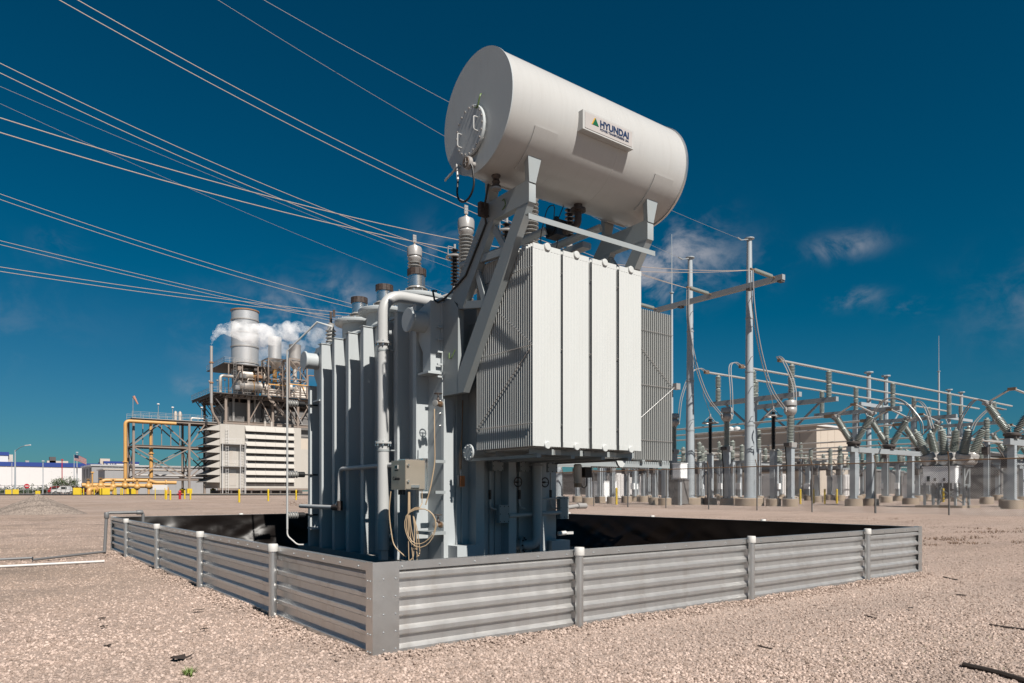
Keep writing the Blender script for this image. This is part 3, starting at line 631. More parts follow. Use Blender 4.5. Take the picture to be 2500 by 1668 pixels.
    b.build('flange_bolts', 'frame_paint', fl); MB().tube((.262, -.745, 1.455), (1.95, -.745, 1.455), .05, 18).build('flange_stub', 'tank_paint', fl)
    def plate_box(x, y, z, w, h, d):
        o = MB().bx(x - w / 2, x + w / 2, y - d, y, z - h / 2, z + h / 2).build('junction_box', 'frame_paint', t); s = MB()
        for i in (-1, 0, 1):
            for j in (-1, 0, 1):
                if i or j: s.sphere((x + i * w * .42, y - d - .001, z + j * h * .42), .007, 6, 4)
        s.build('box_screws', 'black_mark', o)
    for x in (.89, 1.331, 1.792): plate_box(x, -.38, 1.32, .17, .13, .07)
    plate_box(.975, -.40, .715, .155, .225, .07); plate_box(1.985, -.40, .78, .15, .30, .07)
    for x in (.80, 1.27, 1.80):
        MB().path(rounded([(x, -.40, 1.25), (x, -.40, .80), (x + .10, -.40, .77)], .06), .013, 8).build('conduit', 'pipe_paint', t); MB().tube((x, -.4, .90), (x, -.4, 1.02), .018, 8).build('conduit_coupling', 'dark_collar', t)
    MB().tube((1.05, -.46, .69), (1.92, -.46, .72), .027, 12).tube((1.5, -.45, .90), (1.94, -.45, .91), .012, 8).build('conduit', 'pipe_paint', t)
    MB().tube((2.06, -.44, .78), (2.25, -.44, .80), .03, 12).tube((2.25, -.44, .80), (2.42, -.42, .80), .04, 12).build('conduit_end', 'cast_grey', t)
    for x, z in ((1.17, 1.12), (1.62, 1.12)): MB().path([(x + .06 * math.cos(q * math.pi / 10), -.50, z + .06 * math.sin(q * math.pi / 10)) for q in range(20)], .008, 6, True).bar((x - .06, -.5, z), (x + .06, -.5, z), .008, .008).tube((x, -.5, z), (x, -.42, z), .012, 8).build('valve_wheel', 'dark_collar', t)
    op = MB().path(rounded([(1.47, -.52, 1.50), (1.47, -.52, .30), (1.31, -.30, .30)], .20, 10), .061, 20).build('oil_pipe', 'tank_paint', t)
    MB().lathe([(.063, 0), (.115, 0), (.115, .025), (.063, .025)], (1.345, -.355, .30), (.59, -.81, 0), 24).build('pipe_flange', 'frame_paint', op); MB().lathe([(.063, 0), (.095, 0), (.095, .02), (.063, .02)], (1.47, -.52, 1.33), n=20).build('pipe_flange', 'frame_paint', op)
    b = MB()
    for q in range(8):
        a = q * math.pi / 4; u = Vector((.81, .59, 0)) * math.cos(a) * .09 + Vector((0, 0, 1)) * math.sin(a) * .09; p0 = Vector((1.345, -.355, .30)) + u; b.tube(p0, p0 + Vector((.59, -.81, 0)) * .045, .012, 6)
    b.build('flange_bolts', 'dark_collar', op)
    MB().lathe([(.05, 0), (.05, .04), (.02, .045)], (1.52, -.5, .14), (0, -1, 0), 14).lathe([(.05, 0), (.05, .04), (.02, .045)], (1.60, -.5, .14), (0, -1, 0), 14).build('drain_valve', 'frame_paint', t)
    MB().tube((2.02, -.3, .42), (2.13, -.34, .43), .03, 10).bx(2.12, 2.25, -.36, -.32, .41, .445).build('ground_pad', 'pvc_white', t)
    # breather canister hanging from the radiator support
    br = MB().lathe([(.045, 0), (.05, .01), (.05, .22), (.036, .235)], (1.51, -1.25, 1.10), n=18).build('breather', 'insulation', t)
    MB().lathe([(.03, -.05), (.045, -.045), (.045, 0)], (1.51, -1.25, 1.10), n=14).build('breather_cup', 'bronze', br); MB().bx(1.59, 1.70, -1.30, -1.22, 1.17, 1.30).build('breather_box', 'dark_collar', br)
    MB().path(rounded([(1.53, -1.26, 1.12), (1.58, -1.27, 1.04), (1.65, -1.26, 1.06), (1.65, -1.26, 1.18)], .06), .007, 6).build('breather_cable', 'black_rubber', br)

    # ---------------- radiators
    def fin_mesh(w, z0, z1, axis, th=.011):
        mb = MB(); n = 9; pr = []
        for k in range(n):
            a = -w / 2 + w * k / n; q = w / n
            pr += [(a + q * .08, th * .32), (a + q * .28, th * .5), (a + q * .72, th * .5), (a + q * .92, th * .32)]
        back = [(a, -b) for a, b in reversed(pr)]; poly = [(-w / 2, .001)] + pr + [(w / 2, .001), (w / 2, -.001)] + back + [(-w / 2, -.001)]
        if axis == 'x': poly = [(b, a) for a, b in poly]
        return mb.prism(poly, 'z', z0, z1)
    def radiator(x0, x1, yb, yf, nf, z0, z1, axis):
        """axis 'y': fins stacked along y (wide along x); axis 'x': stacked along x (wide along y)."""
        ra = []
        if axis == 'y':
            xm = (x0 + x1) / 2
            for z in (z0 + .012, z1 - .012): ra.append(MB().lathe([(.042, 0), (.042, abs(yf - TY0) + .018), (.036, abs(yf - TY0) + .024), (.003, abs(yf - TY0) + .0245)], (xm, TY0, z), (0, -1, 0), 24))
            for z in (z0, z1):
                s = 1 if z == z0 else -1; ra.append(MB().bx(x0 + .003, x1 - .003, yf - .0065, yf + .004, min(z, z + s * .055), max(z, z + s * .055)))
        else:
            ym = (yb + yf) / 2
            for z in (z0 + .035, z1 - .035): ra.append(MB().lathe([(.042, 0), (.042, x1 - TX1 + .012), (.005, x1 - TX1 + .014)], (TX1, ym, z), (1, 0, 0), 18))
        rad = ra[0].build('radiator', 'radiator_paint', t); me = None
        for q in ra[1:]: q.build('header', 'radiator_paint', rad)
        for k in range(nf):
            q = (k + .5) / nf
            c = Vector(((x0 + x1) / 2, yf + (yb - yf) * (k / (nf - 1)), 0)) if axis == 'y' else Vector((x0 + (x1 - x0) * k / (nf - 1), (yb + yf) / 2, 0))
            if me is None:
                me = fin_mesh((x1 - x0) if axis == 'y' else abs(yb - yf), z0, z1, axis).mesh('fin'); me.materials.append(M['radiator_paint'])
            o = bpy.data.objects.new('fin', me); COL.objects.link(o); o.parent = rad; o.location = c - Vector(LOC[rad.name])
        return rad
    for a, b in ((.282, .667), (.703, 1.086), (1.135, 1.518), (1.566, 1.938)): radiator(a, b, -.865, -1.890, 28, 1.478, 3.605, 'y')
    for yf in (-.30, .15, .60): radiator(3.13, 4.39, yf + .405, yf, 28, 1.485, 3.77, 'x')
    # ties over the fin edges
    def tie(p0, p1, r=.0042): MB().tube(p0, p1, r, 6).build('fin_tie', 'galvanised', t)
    for z in (3.36, 2.535, 1.718): tie((.2755, -.86, z), (.2755, -1.895, z))
    tie((.272, -1.22, 3.05), (.272, -1.895, 2.545)); tie((.272, -.88, 1.72), (.272, -1.86, 2.50))
    for z in (3.45, 2.62, 1.78): tie((3.12, -.310, z), (4.40, -.310, z))
    tie((3.3, -.312, 3.45), (4.40, -.312, 2.63)); tie((3.2, -.312, 1.8), (4.40, -.312, 2.61))
    for xg in (.685, 1.11, 1.542):
        for z in (3.36, 2.535, 1.718): tie((xg - .03, -1.88, z), (xg + .03, -1.88, z))
    # supports under the radiators
    for y in (-1.70, -1.1): MB().bx(.36, 1.98, y - .035, y + .035, 1.40, 1.404).bx(.36, 1.98, y - .035, y - .031, 1.404, 1.462).build('support_channel', 'frame_paint', t)
    for x in (.46, .95, 1.42, 1.86): MB().bx(x - .03, x + .03, -1.78, TY0 - .171, 1.365, 1.399).build('support_arm', 'frame_paint', t)
    for x in (.75, 1.2, 1.62): MB().bx(x - .045, x + .045, -1.752, -1.7355, 1.402, 1.458).build('channel_lug', 'radiator_paint', t)
    for y in (-.20, .25): MB().bx(2.02, 4.42, y - .03, y + .03, 1.365, 1.455).build('support_channel', 'frame_paint', t)
    for x in (3.3, 3.75, 4.2): MB().bx(x - .03, x + .03, -.29, .9, 1.455, 1.48).build('support_arm', 'frame_paint', t)
    MB().prism([(1.62, 1.36), (1.78, 1.36), (1.74, 1.30), (1.72, 1.285), (1.68, 1.285), (1.65, 1.31)], 'y', -1.80, -1.77).build('header_drain', 'radiator_paint', t)

    # ---------------- frames that carry the conservator
    def frame(x0, x1):
        poly_base = [(-.281, 3.30), (-.281, 2.16), (-.62, 2.155), (-.62, 3.16), (-.50, 3.30)]
        fr = MB().prism(poly_base, 'x', x0, x1).build('conservator_frame', 'frame_paint', t)
        k = .014
        def mem(p, q, w, name, e=0):
            p = Vector((0, *p)); q = Vector((0, *q)); d = (q - p).normalized(); n = Vector((0, -d.z, d.y)) * w / 2
            MB().prism([((p + n).y, (p + n).z), ((q + n).y, (q + n).z), ((q - n).y, (q - n).z), ((p - n).y, (p - n).z)], 'x', x0 + e, x1 - e).build(name, 'frame_paint', fr)
        MB().prism([(-.466, 3.301), (-.72, 3.15), (-1.36, 4.0), (-1.195, 4.20)], 'x', x0 + .001, x1 - .001).build('rear_leg', 'frame_paint', fr)
        MB().prism([(-.62, 2.157), (-.735, 2.157), (-1.962, 4.0), (-1.77, 4.0), (-.6205, 2.40)], 'x', x0 - .002, x1 + .002).build('front_leg', 'frame_paint', fr)
        MB().prism([(-1.19, 4.20), (-1.225, 3.985), (-1.962, 3.985), (-1.962, 4.17), (-1.93, 4.215)], 'x', x0 - .004, x1 + .004).build('top_beam', 'frame_paint', fr)
        mem((-.60, 3.20), (-1.25, 3.09), .085, 'strut', .012); mem((-.93, 3.64), (-1.52, 3.60), .08, 'strut', .012)
        mem((-1.25, 3.98), (-1.56, 3.55), .075, 'diagonal', .022); mem((-.93, 3.60), (-1.18, 2.98), .075, 'diagonal', .022)
        # saddles: tapered posts and curved pads against the cylinder
        wd = .20
        for y0, y1, s in ((-1.965, -1.90, 1), (-1.255, -1.195, -1)):
            zt = 4.56
            xa, xb = (x0 - .003, x1 + .003)
            ym = (y0 + y1) / 2
            v = [(xa, y0, 4.19), (xb, y0, 4.19), (xb + .10, y0, zt), (xa - .02, y0, zt), (xa, y1, 4.19), (xb, y1, 4.19), (xb + .10, y1, zt), (xa - .02, y1, zt)]
            MB().add(v, [(0, 1, 2, 3), (7, 6, 5, 4), (0, 4, 5, 1), (1, 5, 6, 2), (2, 6, 7, 3), (3, 7, 4, 0)]).build('saddle_post', 'frame_paint', fr)
            pv = []; f = []
            for i in range(7):
                a = (R(205) if s > 0 else R(335)) + (R(44) * i / 6 if s > 0 else -R(44) * i / 6)
                for rr_ in (.612, .626):
                    for xx in (x0 - .06, x1 + .16): pv.append((xx, -1.57 + rr_ * math.cos(a), 4.94 + rr_ * math.sin(a)))
            for i in range(6):
                k0, k1 = i * 4, i * 4 + 4
                f += [(k0, k0 + 1, k1 + 1, k1), (k0 + 2, k1 + 2, k1 + 3, k0 + 3), (k0, k1, k1 + 2, k0 + 2), (k0 + 1, k0 + 3, k1 + 3, k1 + 1)]
            f += [(0, 2, 3, 1), (24, 25, 27, 26)]
            MB().add(pv, f).build('saddle_pad', 'conservator_paint', fr)
        return fr
    f1 = frame(.18, .262); f2 = frame(1.975, 2.07)
    MB().path(rounded([(.178, -1.50, 4.14), (.155, -1.56, 4.14), (.15, -1.60, 4.06), (.178, -1.50, 4.04)], .05), .006, 6).path(rounded([(.178, -.43, 2.66), (.15, -.47, 2.58), (.15, -.52, 2.58), (.178, -.56, 2.68)], .05), .006, 6).build('earth_strap', 'brass_green', f1)
    MB().bx(.16, 2.09, -1.975, -1.969, 3.80, 3.857).bx(.16, 2.09, -1.9685, -1.915, 3.851, 3.857).build('cross_angle', 'frame_paint', f1)

    # ---------------- conservator
    cx0, cx1, cy, cz, cr = -.20, 2.42, -1.57, 4.94, .61
    c = MB().lathe([(cr, 0), (cr, cx1 - cx0)], (cx0, cy, cz), (1, 0, 0), 96).build('conservator', 'conservator_paint', t)
    MB().lathe([(cr + .012, 0), (cr + .012, .012), (cr - .02, .013)], (cx0 - .012, cy, cz), (1, 0, 0), 96).build('end_plate', 'tank_paint', c)
    MB().lathe([(cr + .001, 0), (cr + .012, 0), (cr + .012, .03), (cr + .001, .031)], (cx1 - .018, cy, cz), (1, 0, 0), 96).build('end_rim', 'galvanised', c)
    MB().lathe([(cr + .0005, 0), (cr + .0016, .003), (cr + .0016, .010), (cr + .0005, .014)], (1.28, cy, cz), (1, 0, 0), 96).build('weld_seam', 'conservator_paint', c)
    my, mz = -1.515, 4.755
    mw = MB().lathe([(.22, 0), (.22, .02), (.255, .022), (.255, .045), (.25, .05), (.02, .051)], (cx0 - .012, my, mz), (-1, 0, 0), 48).build('manway_cover', 'tank_paint', c)
    b = MB()
    for q in range(20): a = q * math.pi / 10; b.tube((cx0 - .02, my + .235 * math.cos(a), mz + .235 * math.sin(a)), (cx0 - .075, my + .235 * math.cos(a), mz + .235 * math.sin(a)), .0105, 6)
    b.build('manway_bolts', 'cast_grey', mw)
    for s in (-1, 1): MB().path(rounded([(cx0 - .06, my + s * .15, mz + .05 + s * -.03), (cx0 - .11, my + s * .15, mz + .05 + s * -.03), (cx0 - .11, my + s * .15, mz - .09 + s * -.03), (cx0 - .06, my + s * .15, mz - .09 + s * -.03)], .02), .007, 6).build('manway_handle', 'pipe_paint', mw)
    MB().path(rounded([(cx0 - .03, my - .17, mz + .32), (cx0 - .07, my - .21, mz + .28), (cx0 - .07, my - .16, mz + .17), (cx0 - .06, my - .10, mz + .20)], .06), .008, 6).build('earth_strap', 'brass_green', c)
    ga = MB().lathe([(.03, 0), (.03, .05), (.062, .055), (.066, .06), (.066, .10), (.058, .105)], (cx0 - .012, -1.53, 4.405), (-1, 0, 0), 28).build('oil_gauge', 'cast_grey', c)
    MB().lathe([(.056, 0), (.056, .004), (.004, .0045)], (cx0 - .117, -1.53, 4.405), (-1, 0, 0), 28).build('gauge_dial', 'bronze', ga)
    MB().bx(cx0 - .123, cx0 - .1215, -1.536, -1.53, 4.37, 4.45).bx(cx0 - .123, cx0 - .1215, -1.565, -1.50, 4.398, 4.404).build('gauge_needle', 'white_cap', ga)
    MB().path(rounded([(cx0 - .012, -1.28, 4.49), (cx0 - .05, -1.26, 4.50), (cx0 - .05, -1.22, 4.46), (cx0 - .05, -1.02, 4.41)], .05), .012, 8).tube((cx0 - .05, -1.26, 4.50), (cx0 - .05, -1.28, 4.33), .014, 8).build('pipe_nozzle', 'pipe_paint', c)
    MB().path([(cx0 - .05, -1.28, 4.34)] + [Vector((cx0 - .06, -1.44 + .16 * math.cos(a), 4.20 - .14 * math.sin(a) * 1.1)) for a in [math.pi * k / 14 for k in range(15)][::1]][::-1][::-1] + [(cx0 - .08, -1.60, 4.34), (cx0 - .10, -1.575, 4.40)], .011, 8).build('cable_loop', 'black_rubber', c)
    MB().lathe([(.05, 0), (.05, .02), (.03, .03), (.045, .06), (.03, .09), (.05, .12), (.05, .14), (.02, .145)], (.02, -1.60, 4.205), (0, 0, 1), 16).build('drain_valve', 'dark_collar', c)
    MB().lathe([(.055, 0), (.055, .018)], (.02, -1.60, 4.185), (0, 0, 1), 18).build('valve_flange', 'porcelain_grey', c)
    MB().bx(.05, .16, -1.27, -1.215, 4.03, 4.18).build('cable_box', 'dark_collar', f1)
    MB().path([(.03, -1.45, 4.30), (.10, -1.27, 4.12), (.165, -1.21, 3.98), (.168, -1.10, 3.85), (.168, -.80, 3.50), (.165, -.50, 3.38), (.12, -.40, 3.30), (.10, -.30, 3.28), (.10, -.22, 3.33), (.10, -.18, 3.45), (.20, -.1, 3.48)], .012, 8).build('cable_run', 'black_rubber', t)
    cb = MB()
    for k in range(16): q = k / 15; cb.sphere((.155, -1.10 + .6 * q, 3.865 - .48 * q), .009, 5, 4)
    cb.build('cable_clips', 'cast_grey', t)
    MB().lathe([(.09, 0), (.09, .03), (.05, .032), (.05, .08)], (1.22, -1.57, 4.25), (0, 0, 1), 20).path(rounded([(1.22, -1.57, 4.26), (1.22, -1.57, 4.08), (1.10, -1.40, 4.02)], .1), .042, 14).build('outlet_pipe', 'dark_collar', c)
    MB().bx(1.0, 1.16, -1.45, -1.25, 3.98, 4.16).tube((1.08, -1.35, 4.16), (1.08, -1.35, 4.22), .03, 10).lathe([(.07, 0), (.07, .03)], (1.02, -1.35, 4.06), (-1, 0, 0), 14).build('gas_relay', 'black_polymer', t)
    MB().path(rounded([(.96, -1.3, 4.05), (.7, -.9, 3.9), (.32, -.45, 3.72)], .1), .045, 14).build('relay_pipe', 'tank_paint', t)
    MB().path(rounded([(1.08, -1.3, 4.2), (1.05, -1.36, 4.36), (.9, -1.4, 4.28), (.87, -1.3, 3.95), (1.0, -1.2, 3.80), (1.2, -1.2, 3.82), (1.16, -1.28, 4.0)], .12, 6), .006, 6).path(rounded([(1.12, -1.33, 4.2), (1.16, -1.4, 4.38), (1.2, -1.45, 4.36)], .05), .006, 6).build('relay_cable', 'black_rubber', t)
    # the makers' sign
    sx0, sx1, sz0, sz1, sy = .665, 1.425, 4.772, 4.972, -2.245
    sg = MB().bx(sx0, sx1, sy, sy + .085, sz0, sz1).build('sign_box', 'conservator_paint', c)
    MB().bx(sx0 + .03, sx1 - .025, sy - .004, sy - .0005, sz0 + .018, sz1 - .018).build('sign_face', 'sign_plate', sg)
    base = Vector(LOC[sg.name])
    def put(me, x, z, material, name, width=None):
        me.materials.append(M[material]); xs = [v.co.x for v in me.vertices]; k = width / (max(xs) - min(xs)) if width else 1
        o = bpy.data.objects.new(name, me); COL.objects.link(o); o.parent = sg
        o.matrix_local = Matrix.Translation(Vector((x - min(xs) * k, sy - .0055, z)) - base) @ Matrix(((k, 0, 0, 0), (0, 0, -1, 0), (0, 1, 0, 0), (0, 0, 0, 1)))
    put(text_mesh('HYUNDAI', .098, 'lettering', .002, .038), sx0 + .245, sz0 + .088, 'sign_navy', 'lettering', .435)
    put(text_mesh('POWER TRANSFORMERS USA', .034, 'small_lettering'), sx0 + .245, sz0 + .050, 'sign_navy', 'small_lettering', .435)
    MB().prism([(sx0 + .135, sz0 + .082), (sx0 + .225, sz0 + .082), (sx0 + .178, sz0 + .158)], 'y', sy - .0075, sy - .0045).build('emblem', 'sign_green', sg)
    MB().prism([(sx0 + .120, sz0 + .082), (sx0 + .1345, sz0 + .082), (sx0 + .1775, sz0 + .158), (sx0 + .163, sz0 + .158)], 'y', sy - .0075, sy - .0045).build('emblem_flank', 'sign_yellow', sg)
    MB().bx(sx0 + .10, sx0 + .12, sy + .086, sy + .12, sz0 + .02, sz0 + .17).bx(sx1 - .12, sx1 - .10, sy + .086, sy + .12, sz0 + .02, sz0 + .17).build('sign_bracket', 'frame_paint', sg)
transformer()
# ================================================================ the switchyard on the right
G_CT = 'instrument transformers in the switchyard'; G_COL = 'steel support columns of the switchyard'
def pad(mb, r=.48, h=.52, n=20): return mb.lathe([(r, -.2), (r, h - .03), (r - .03, h), (.01, h + .001)], n=n)
def col_parts(t, w, z1, z0=.52, r=.48, m='far_pole_steel', n=4):
    pad(MB(), r, z0).build('concrete_base', 'concrete_base', t)
    if n == 4: MB().bx(-w / 2, w / 2, -w / 2, w / 2, z0 + .04, z1).build('column', m, t)
    MB().bx(-w * .85, w * .85, -w * .85, w * .85, z0 + .005, z0 + .035).bx(-w * .7, w * .7, -w * .7, w * .7, z1 + .002, z1 + .03).build('base_plate', m, t)
    b = MB()
    for i in (-1, 1):
        for j in (-1, 1): b.tube((i * w * .72, j * w * .72, z0), (i * w * .72, j * w * .72, z0 + .12), .025, 6)
    stuff(b.build('anchor_bolts', 'plant_dark', t))
def ct():
    t = thing('instrument_transformer', 'x', 'transformer', (0, 0, 0), G_CT); col_parts(t, .38, 3.82)
    MB().path(rounded([(-.40, .1, 3.88), (-.36, .1, 3.3), (-.24, .12, 2.8), (-.24, .12, .5)], .2), .04, 6).build('conduit', 'black_rubber', t)
    MB().bx(-.30, .30, -.28, .28, 3.86, 4.16).build('terminal_box', 'cast_grey', t); MB().bx(-.46, -.305, -.2, .2, 3.9, 4.12).build('side_box', 'plant_dark', t)
    MB().lathe([(.2, 4.165), (.2, 4.26)] + sheds(.16, .245, 4.27, 5.86, 16), n=16).build('porcelain', 'yard_porcelain', t)
    MB().lathe([(.22, 5.88), (.24, 5.92), (.34, 6.02), (.40, 6.16), (.41, 6.28), (.36, 6.40), (.25, 6.47), (.25, 6.52)], n=22).build('head_bulb', 'cast_grey', t)
    MB().lathe([(.40, 6.53), (.40, 6.80), (.36, 6.86), (.02, 6.87)], n=22).build('head_cap', 'cast_grey', t)
    MB().bx(-.62, .62, -.04, .04, 6.22, 6.28).bx(-.62, -.5, -.06, .06, 6.1, 6.4).bx(.5, .62, -.06, .06, 6.1, 6.4).build('terminal_bar', 'cast_grey', t); return t
c0 = ct(); c0.location = (37.8, 17.98, 0); c0['label'] = 'grey instrument transformer nearest the crossarm tip, tallest of three'
clone(c0, (37.9, 22.9, 0), 'grey instrument transformer standing between the two tall poles'); clone(c0, (37.95, 27.66, 0), 'grey instrument transformer at the right edge of the far radiator')
def arrester():
    t = thing('surge_arrester_stand', 'x', 'arrester', (0, 0, 0), 'black surge arresters of the switchyard'); col_parts(t, .34, 3.66)
    MB().bx(-.28, .28, -.22, .22, 3.695, 3.75).build('mounting_plate', 'cast_grey', t)
    MB().lathe([(.1, 3.755), (.1, 3.85)] + sheds(.10, .16, 3.86, 6.25, 26), n=12).build('arrester_column', 'black_polymer', t)
    r = MB().path([(.55 * math.cos(k * math.pi / 12), .55 * math.sin(k * math.pi / 12), 5.95) for k in range(24)], .05, 8, True).build('grading_ring', 'cast_grey', t)
    for a in (.3, 2.4, 4.5): MB().bar((.55 * math.cos(a), .55 * math.sin(a), 5.95), (.05 * math.cos(a), .05 * math.sin(a), 6.42), .04, .04).build('ring_strut', 'cast_grey', r)
    MB().tube((0, 0, 6.25), (0, 0, 6.6), .06, 10).build('terminal', 'cast_grey', t); return t
a0 = arrester(); a0.location = (37.8, 19.2, 0); a0['label'] = 'black surge arrester with a white ring to the right of the tallest pole'
clone(a0, (38.3, 24.6, 0), 'black surge arrester with a white ring left of the tallest pole')
# ---- tall poles and crossarm
def pole(loc, H, label, r0=.36, r1=.17, n=12, arm=False):
    t = thing('steel_pole', label, 'pole', loc, 'tapered steel poles of the switchyard')
    x, y, z = loc
    MB().lathe([(.95, -.2), (.95, .50), (.9, .55), (.01, .551)], loc, n=24).build('concrete_base', 'concrete_base', t)
    MB().lathe([(r0, .60), (r0 + (r1 - r0) * .33, H * .33), (r0 + (r1 - r0) * .66, H * .66), (r1, H)], loc, n=n).build('shaft', 'far_pole_steel', t)
    MB().lathe([(r0 + .2, .552), (r0 + .2, .598)], loc, n=n).lathe([(r1 + .16, H + .001), (r1 + .16, H + .06)], loc, n=n).build('flange_plate', 'far_pole_steel', t)
    for k in range(3): zz = H * (.30 + .2 * k); rr = r0 + (r1 - r0) * zz / H; MB().lathe([(rr + .004, 0), (rr + .03, .002), (rr + .03, .10), (rr + .004, .102)], (x, y, zz), n=n).build('step_band', 'steel_structure', t)
    for k in range(6): zz = 4 + k * 2.0; MB().tube((x - .1, y - .2, zz), (x - .3, y - .5, zz), .02, 6).build('step_lug', 'steel_structure', t)
    MB().bar((x, y - .1, H - .02), (x - .9, y, H - .25), .05, .05).tube((x - .9, y, H - .25), (x - 1.3, y, H - .18), .05, 6).build('shield_wire_clamp', 'steel_structure', t); return t
PX = 37.45
pole((PX, 20.78, 0), 18.0, 'tall tapered steel pole carrying the crossarm, the taller one in view'); pole((PX, 25.73, 0), 18.0, 'tall tapered steel pole next to the far radiator, carrying the crossarm')
def crossarm(y0, y1, label):
    t = thing('crossarm', label, 'crossarm', (PX - .42, (y0 + y1) / 2, 14.5))
    MB().bx(PX - .62, PX - .30, y0, y1, 14.52, 14.86).build('arm_beam', 'steel_structure', t)
    for y in (y0 + .2, y0 + 2.5, y1 - .2, y1 - 2.5): MB().bx(PX - .66, PX - .26, y - .15, y + .15, 14.40, 14.515).build('arm_bracket', 'plant_dark', t)
    return t
crossarm(17.95, 28.7, 'square steel crossarm across the two tall poles')
def strain(y, label):
    t = thing('strain_insulator', label, 'insulator', (PX - .62, y, 14.75), 'strain insulators of the line'); a = Vector((-1, 0, .03)).normalized()
    MB().lathe([(.04, .05), (.04, .3)] + sheds(.05, .14, .32, 2.2, 14), (PX - .62, y, 14.75), a, 12).build('insulator_string', 'yard_porcelain', t)
    MB().lathe([(.06, -.0), (.06, .3)], (PX - .62, y, 14.75), a, 8).lathe([(.07, 2.2), (.07, 2.6)], (PX - .62, y, 14.75), a, 8).build('end_fitting', 'bronze', t); return t
strain(18.5, 'ribbed strain insulator at the crossarm tip right of the taller pole'); strain(23.45, 'ribbed strain insulator between the two tall poles'); strain(28.4, 'ribbed strain insulator at the hidden end of the crossarm')
# a second crossarm farther back, hidden by the transformer, takes the lower lines
pole((PX, 40.3, 0), 18.0, 'tall tapered steel pole hidden behind the transformer'); pole((PX, 46.5, 0), 18.0, 'tall tapered steel pole hidden far behind the transformer'); crossarm(37.6, 49.6, 'square steel crossarm hidden behind the transformer')
def quad(pts):
    (x0, y0), (x1, y1), (x2, y2) = pts
    return lambda t: y0 * (t - x1) * (t - x2) / ((x0 - x1) * (x0 - x2)) + y1 * (t - x0) * (t - x2) / ((x1 - x0) * (x1 - x2)) + y2 * (t - x0) * (t - x1) / ((x2 - x0) * (x2 - x1))
lines = [(23.45, [(0, 14.75), (20.3, 16.3), (37.6, 19.8)], 'steepest pair of line wires, topmost of the bundled lines at the left', .45), (28.4, [(0, 14.75), (21.3, 15.5), (40.7, 19.2)], 'pair of line wires meeting the left edge just below the steepest pair', .45),
         (18.5, [(0, 14.75), (26.9, 11.6), (41, 12.2)], 'flatter pair of line wires ending right of the taller pole', .48), (43.8, [(0, 14.75), (17.3, 15.6), (40.3, 18.9)], 'pair of line wires fading behind the left turret, upper of the low lines', .36),
         (48.8, [(0, 14.75), (16.5, 15.5), (40, 17.3)], 'middle pair of the three low line wires at the left', .28), (38.8, [(0, 14.75), (21.9, 13.1), (40.4, 12.8)], 'lowest and flattest pair of line wires at the left', .26)]
for y, pts, lab, sp in lines:
    q = quad(pts); t = thing('line_wires', lab, 'wires', (PX - 3.2, y, 14.75), 'overhead line wires')
    for s in (-1, 1):
        P = [(PX - 3.2 - k * 1.4, y + s * .05 * min(1, k / 4), q(k * 1.4) + s * sp / 2 * min(1, k / 12)) for k in range(56)]
        MB().path(P, .016, 5).build('wire', 'wire_alu', t)
def shield(p0, px0, py0, d0, lab, sag=.8):
    p0 = Vector(p0); p1 = at(px0, py0, d0); e = p0 + (p1 - p0) * 1.6; pts = []
    for k in range(40):
        s = k / 39; p = p0.lerp(e, s); p.z -= sag * 4 * s * (1 - s) * 0 + sag * (s * 1.6) * (1 - s * 1.6); pts.append(p)
    tag(MB().path(pts, .009, 5).build('shield_wire', 'wire_thin', None, tuple(p0)), lab, 'wire', 'thin shield wires')
shield((PX - 1.2, 20.78, 17.8), 644, 0, 30, 'thin shield wire running to the top of the taller pole', 2.2); shield((PX - 1.2, 25.73, 17.8), 532, 0, 29, 'thin shield wire passing under the oil tank to the second pole', 2.2)
shield((PX - 1.2, 40.3, 17.8), 0, 211, 36, 'thin wire crossing behind the bundled lines, upper at the left edge', 2.0); shield((PX - 1.2, 46.5, 17.8), 0, 253, 40, 'thin wire crossing behind the bundled lines, lower at the left edge', 2.0)
# jumpers
def jumper(pts, lab, sp=.18, r=.034, grp='jumper cables of the switchyard'):
    t = thing('jumper_cable', lab, 'cable', tuple(pts[0]), grp)
    def cr(P, s):
        P = [Vector(p) for p in P]; P = [P[0] * 2 - P[1]] + P + [P[-1] * 2 - P[-2]]; o = []
        for i in range(1, len(P) - 2):
            for k in range(8):
                u = k / 8; a, b, c, d = P[i - 1], P[i], P[i + 1], P[i + 2]
                o.append(.5 * ((2 * b) + (c - a) * u + (2 * a - 5 * b + 4 * c - d) * u * u + (3 * b - a - 3 * c + d) * u ** 3))
        return o + [P[-2]]
    for s in ((-1, 1) if sp else (0,)): MB().path([p + Vector((0, s * sp / 2, 0)) for p in cr(pts, s)], r, 6).build('cable', 'wire_alu' if r < .03 else 'cast_grey', t)
jumper([(PX - 3.1, 18.5, 14.75), (PX - 3.0, 18.45, 12.6), (PX - 2.4, 18.4, 10.0), (PX - 1.5, 18.2, 7.6), (37.15, 18.0, 6.3)], 'twin jumper cable sweeping down to the tallest instrument transformer')
jumper([(PX - 3.1, 23.45, 14.75), (PX - 3.1, 23.4, 12.4), (PX - 2.5, 23.3, 9.8), (PX - 1.5, 23.1, 7.6), (37.3, 22.9, 6.3)], 'twin jumper cable sweeping down between the two tall poles')
jumper([(PX - 1.8, 18.25, 8.3), (PX - 1.2, 18.7, 7.9), (37.2, 19.0, 7.3), (37.8, 19.2, 6.55)], 'single drop lead to the right surge arrester', 0, .016); jumper([(PX - 1.7, 23.15, 8.1), (PX - 1.0, 23.8, 7.8), (37.6, 24.4, 7.3), (38.3, 24.6, 6.55)], 'single drop lead to the left surge arrester', 0, .016)
BUSY = (20.97, 24.15, 27.32); BUSX = 41.4
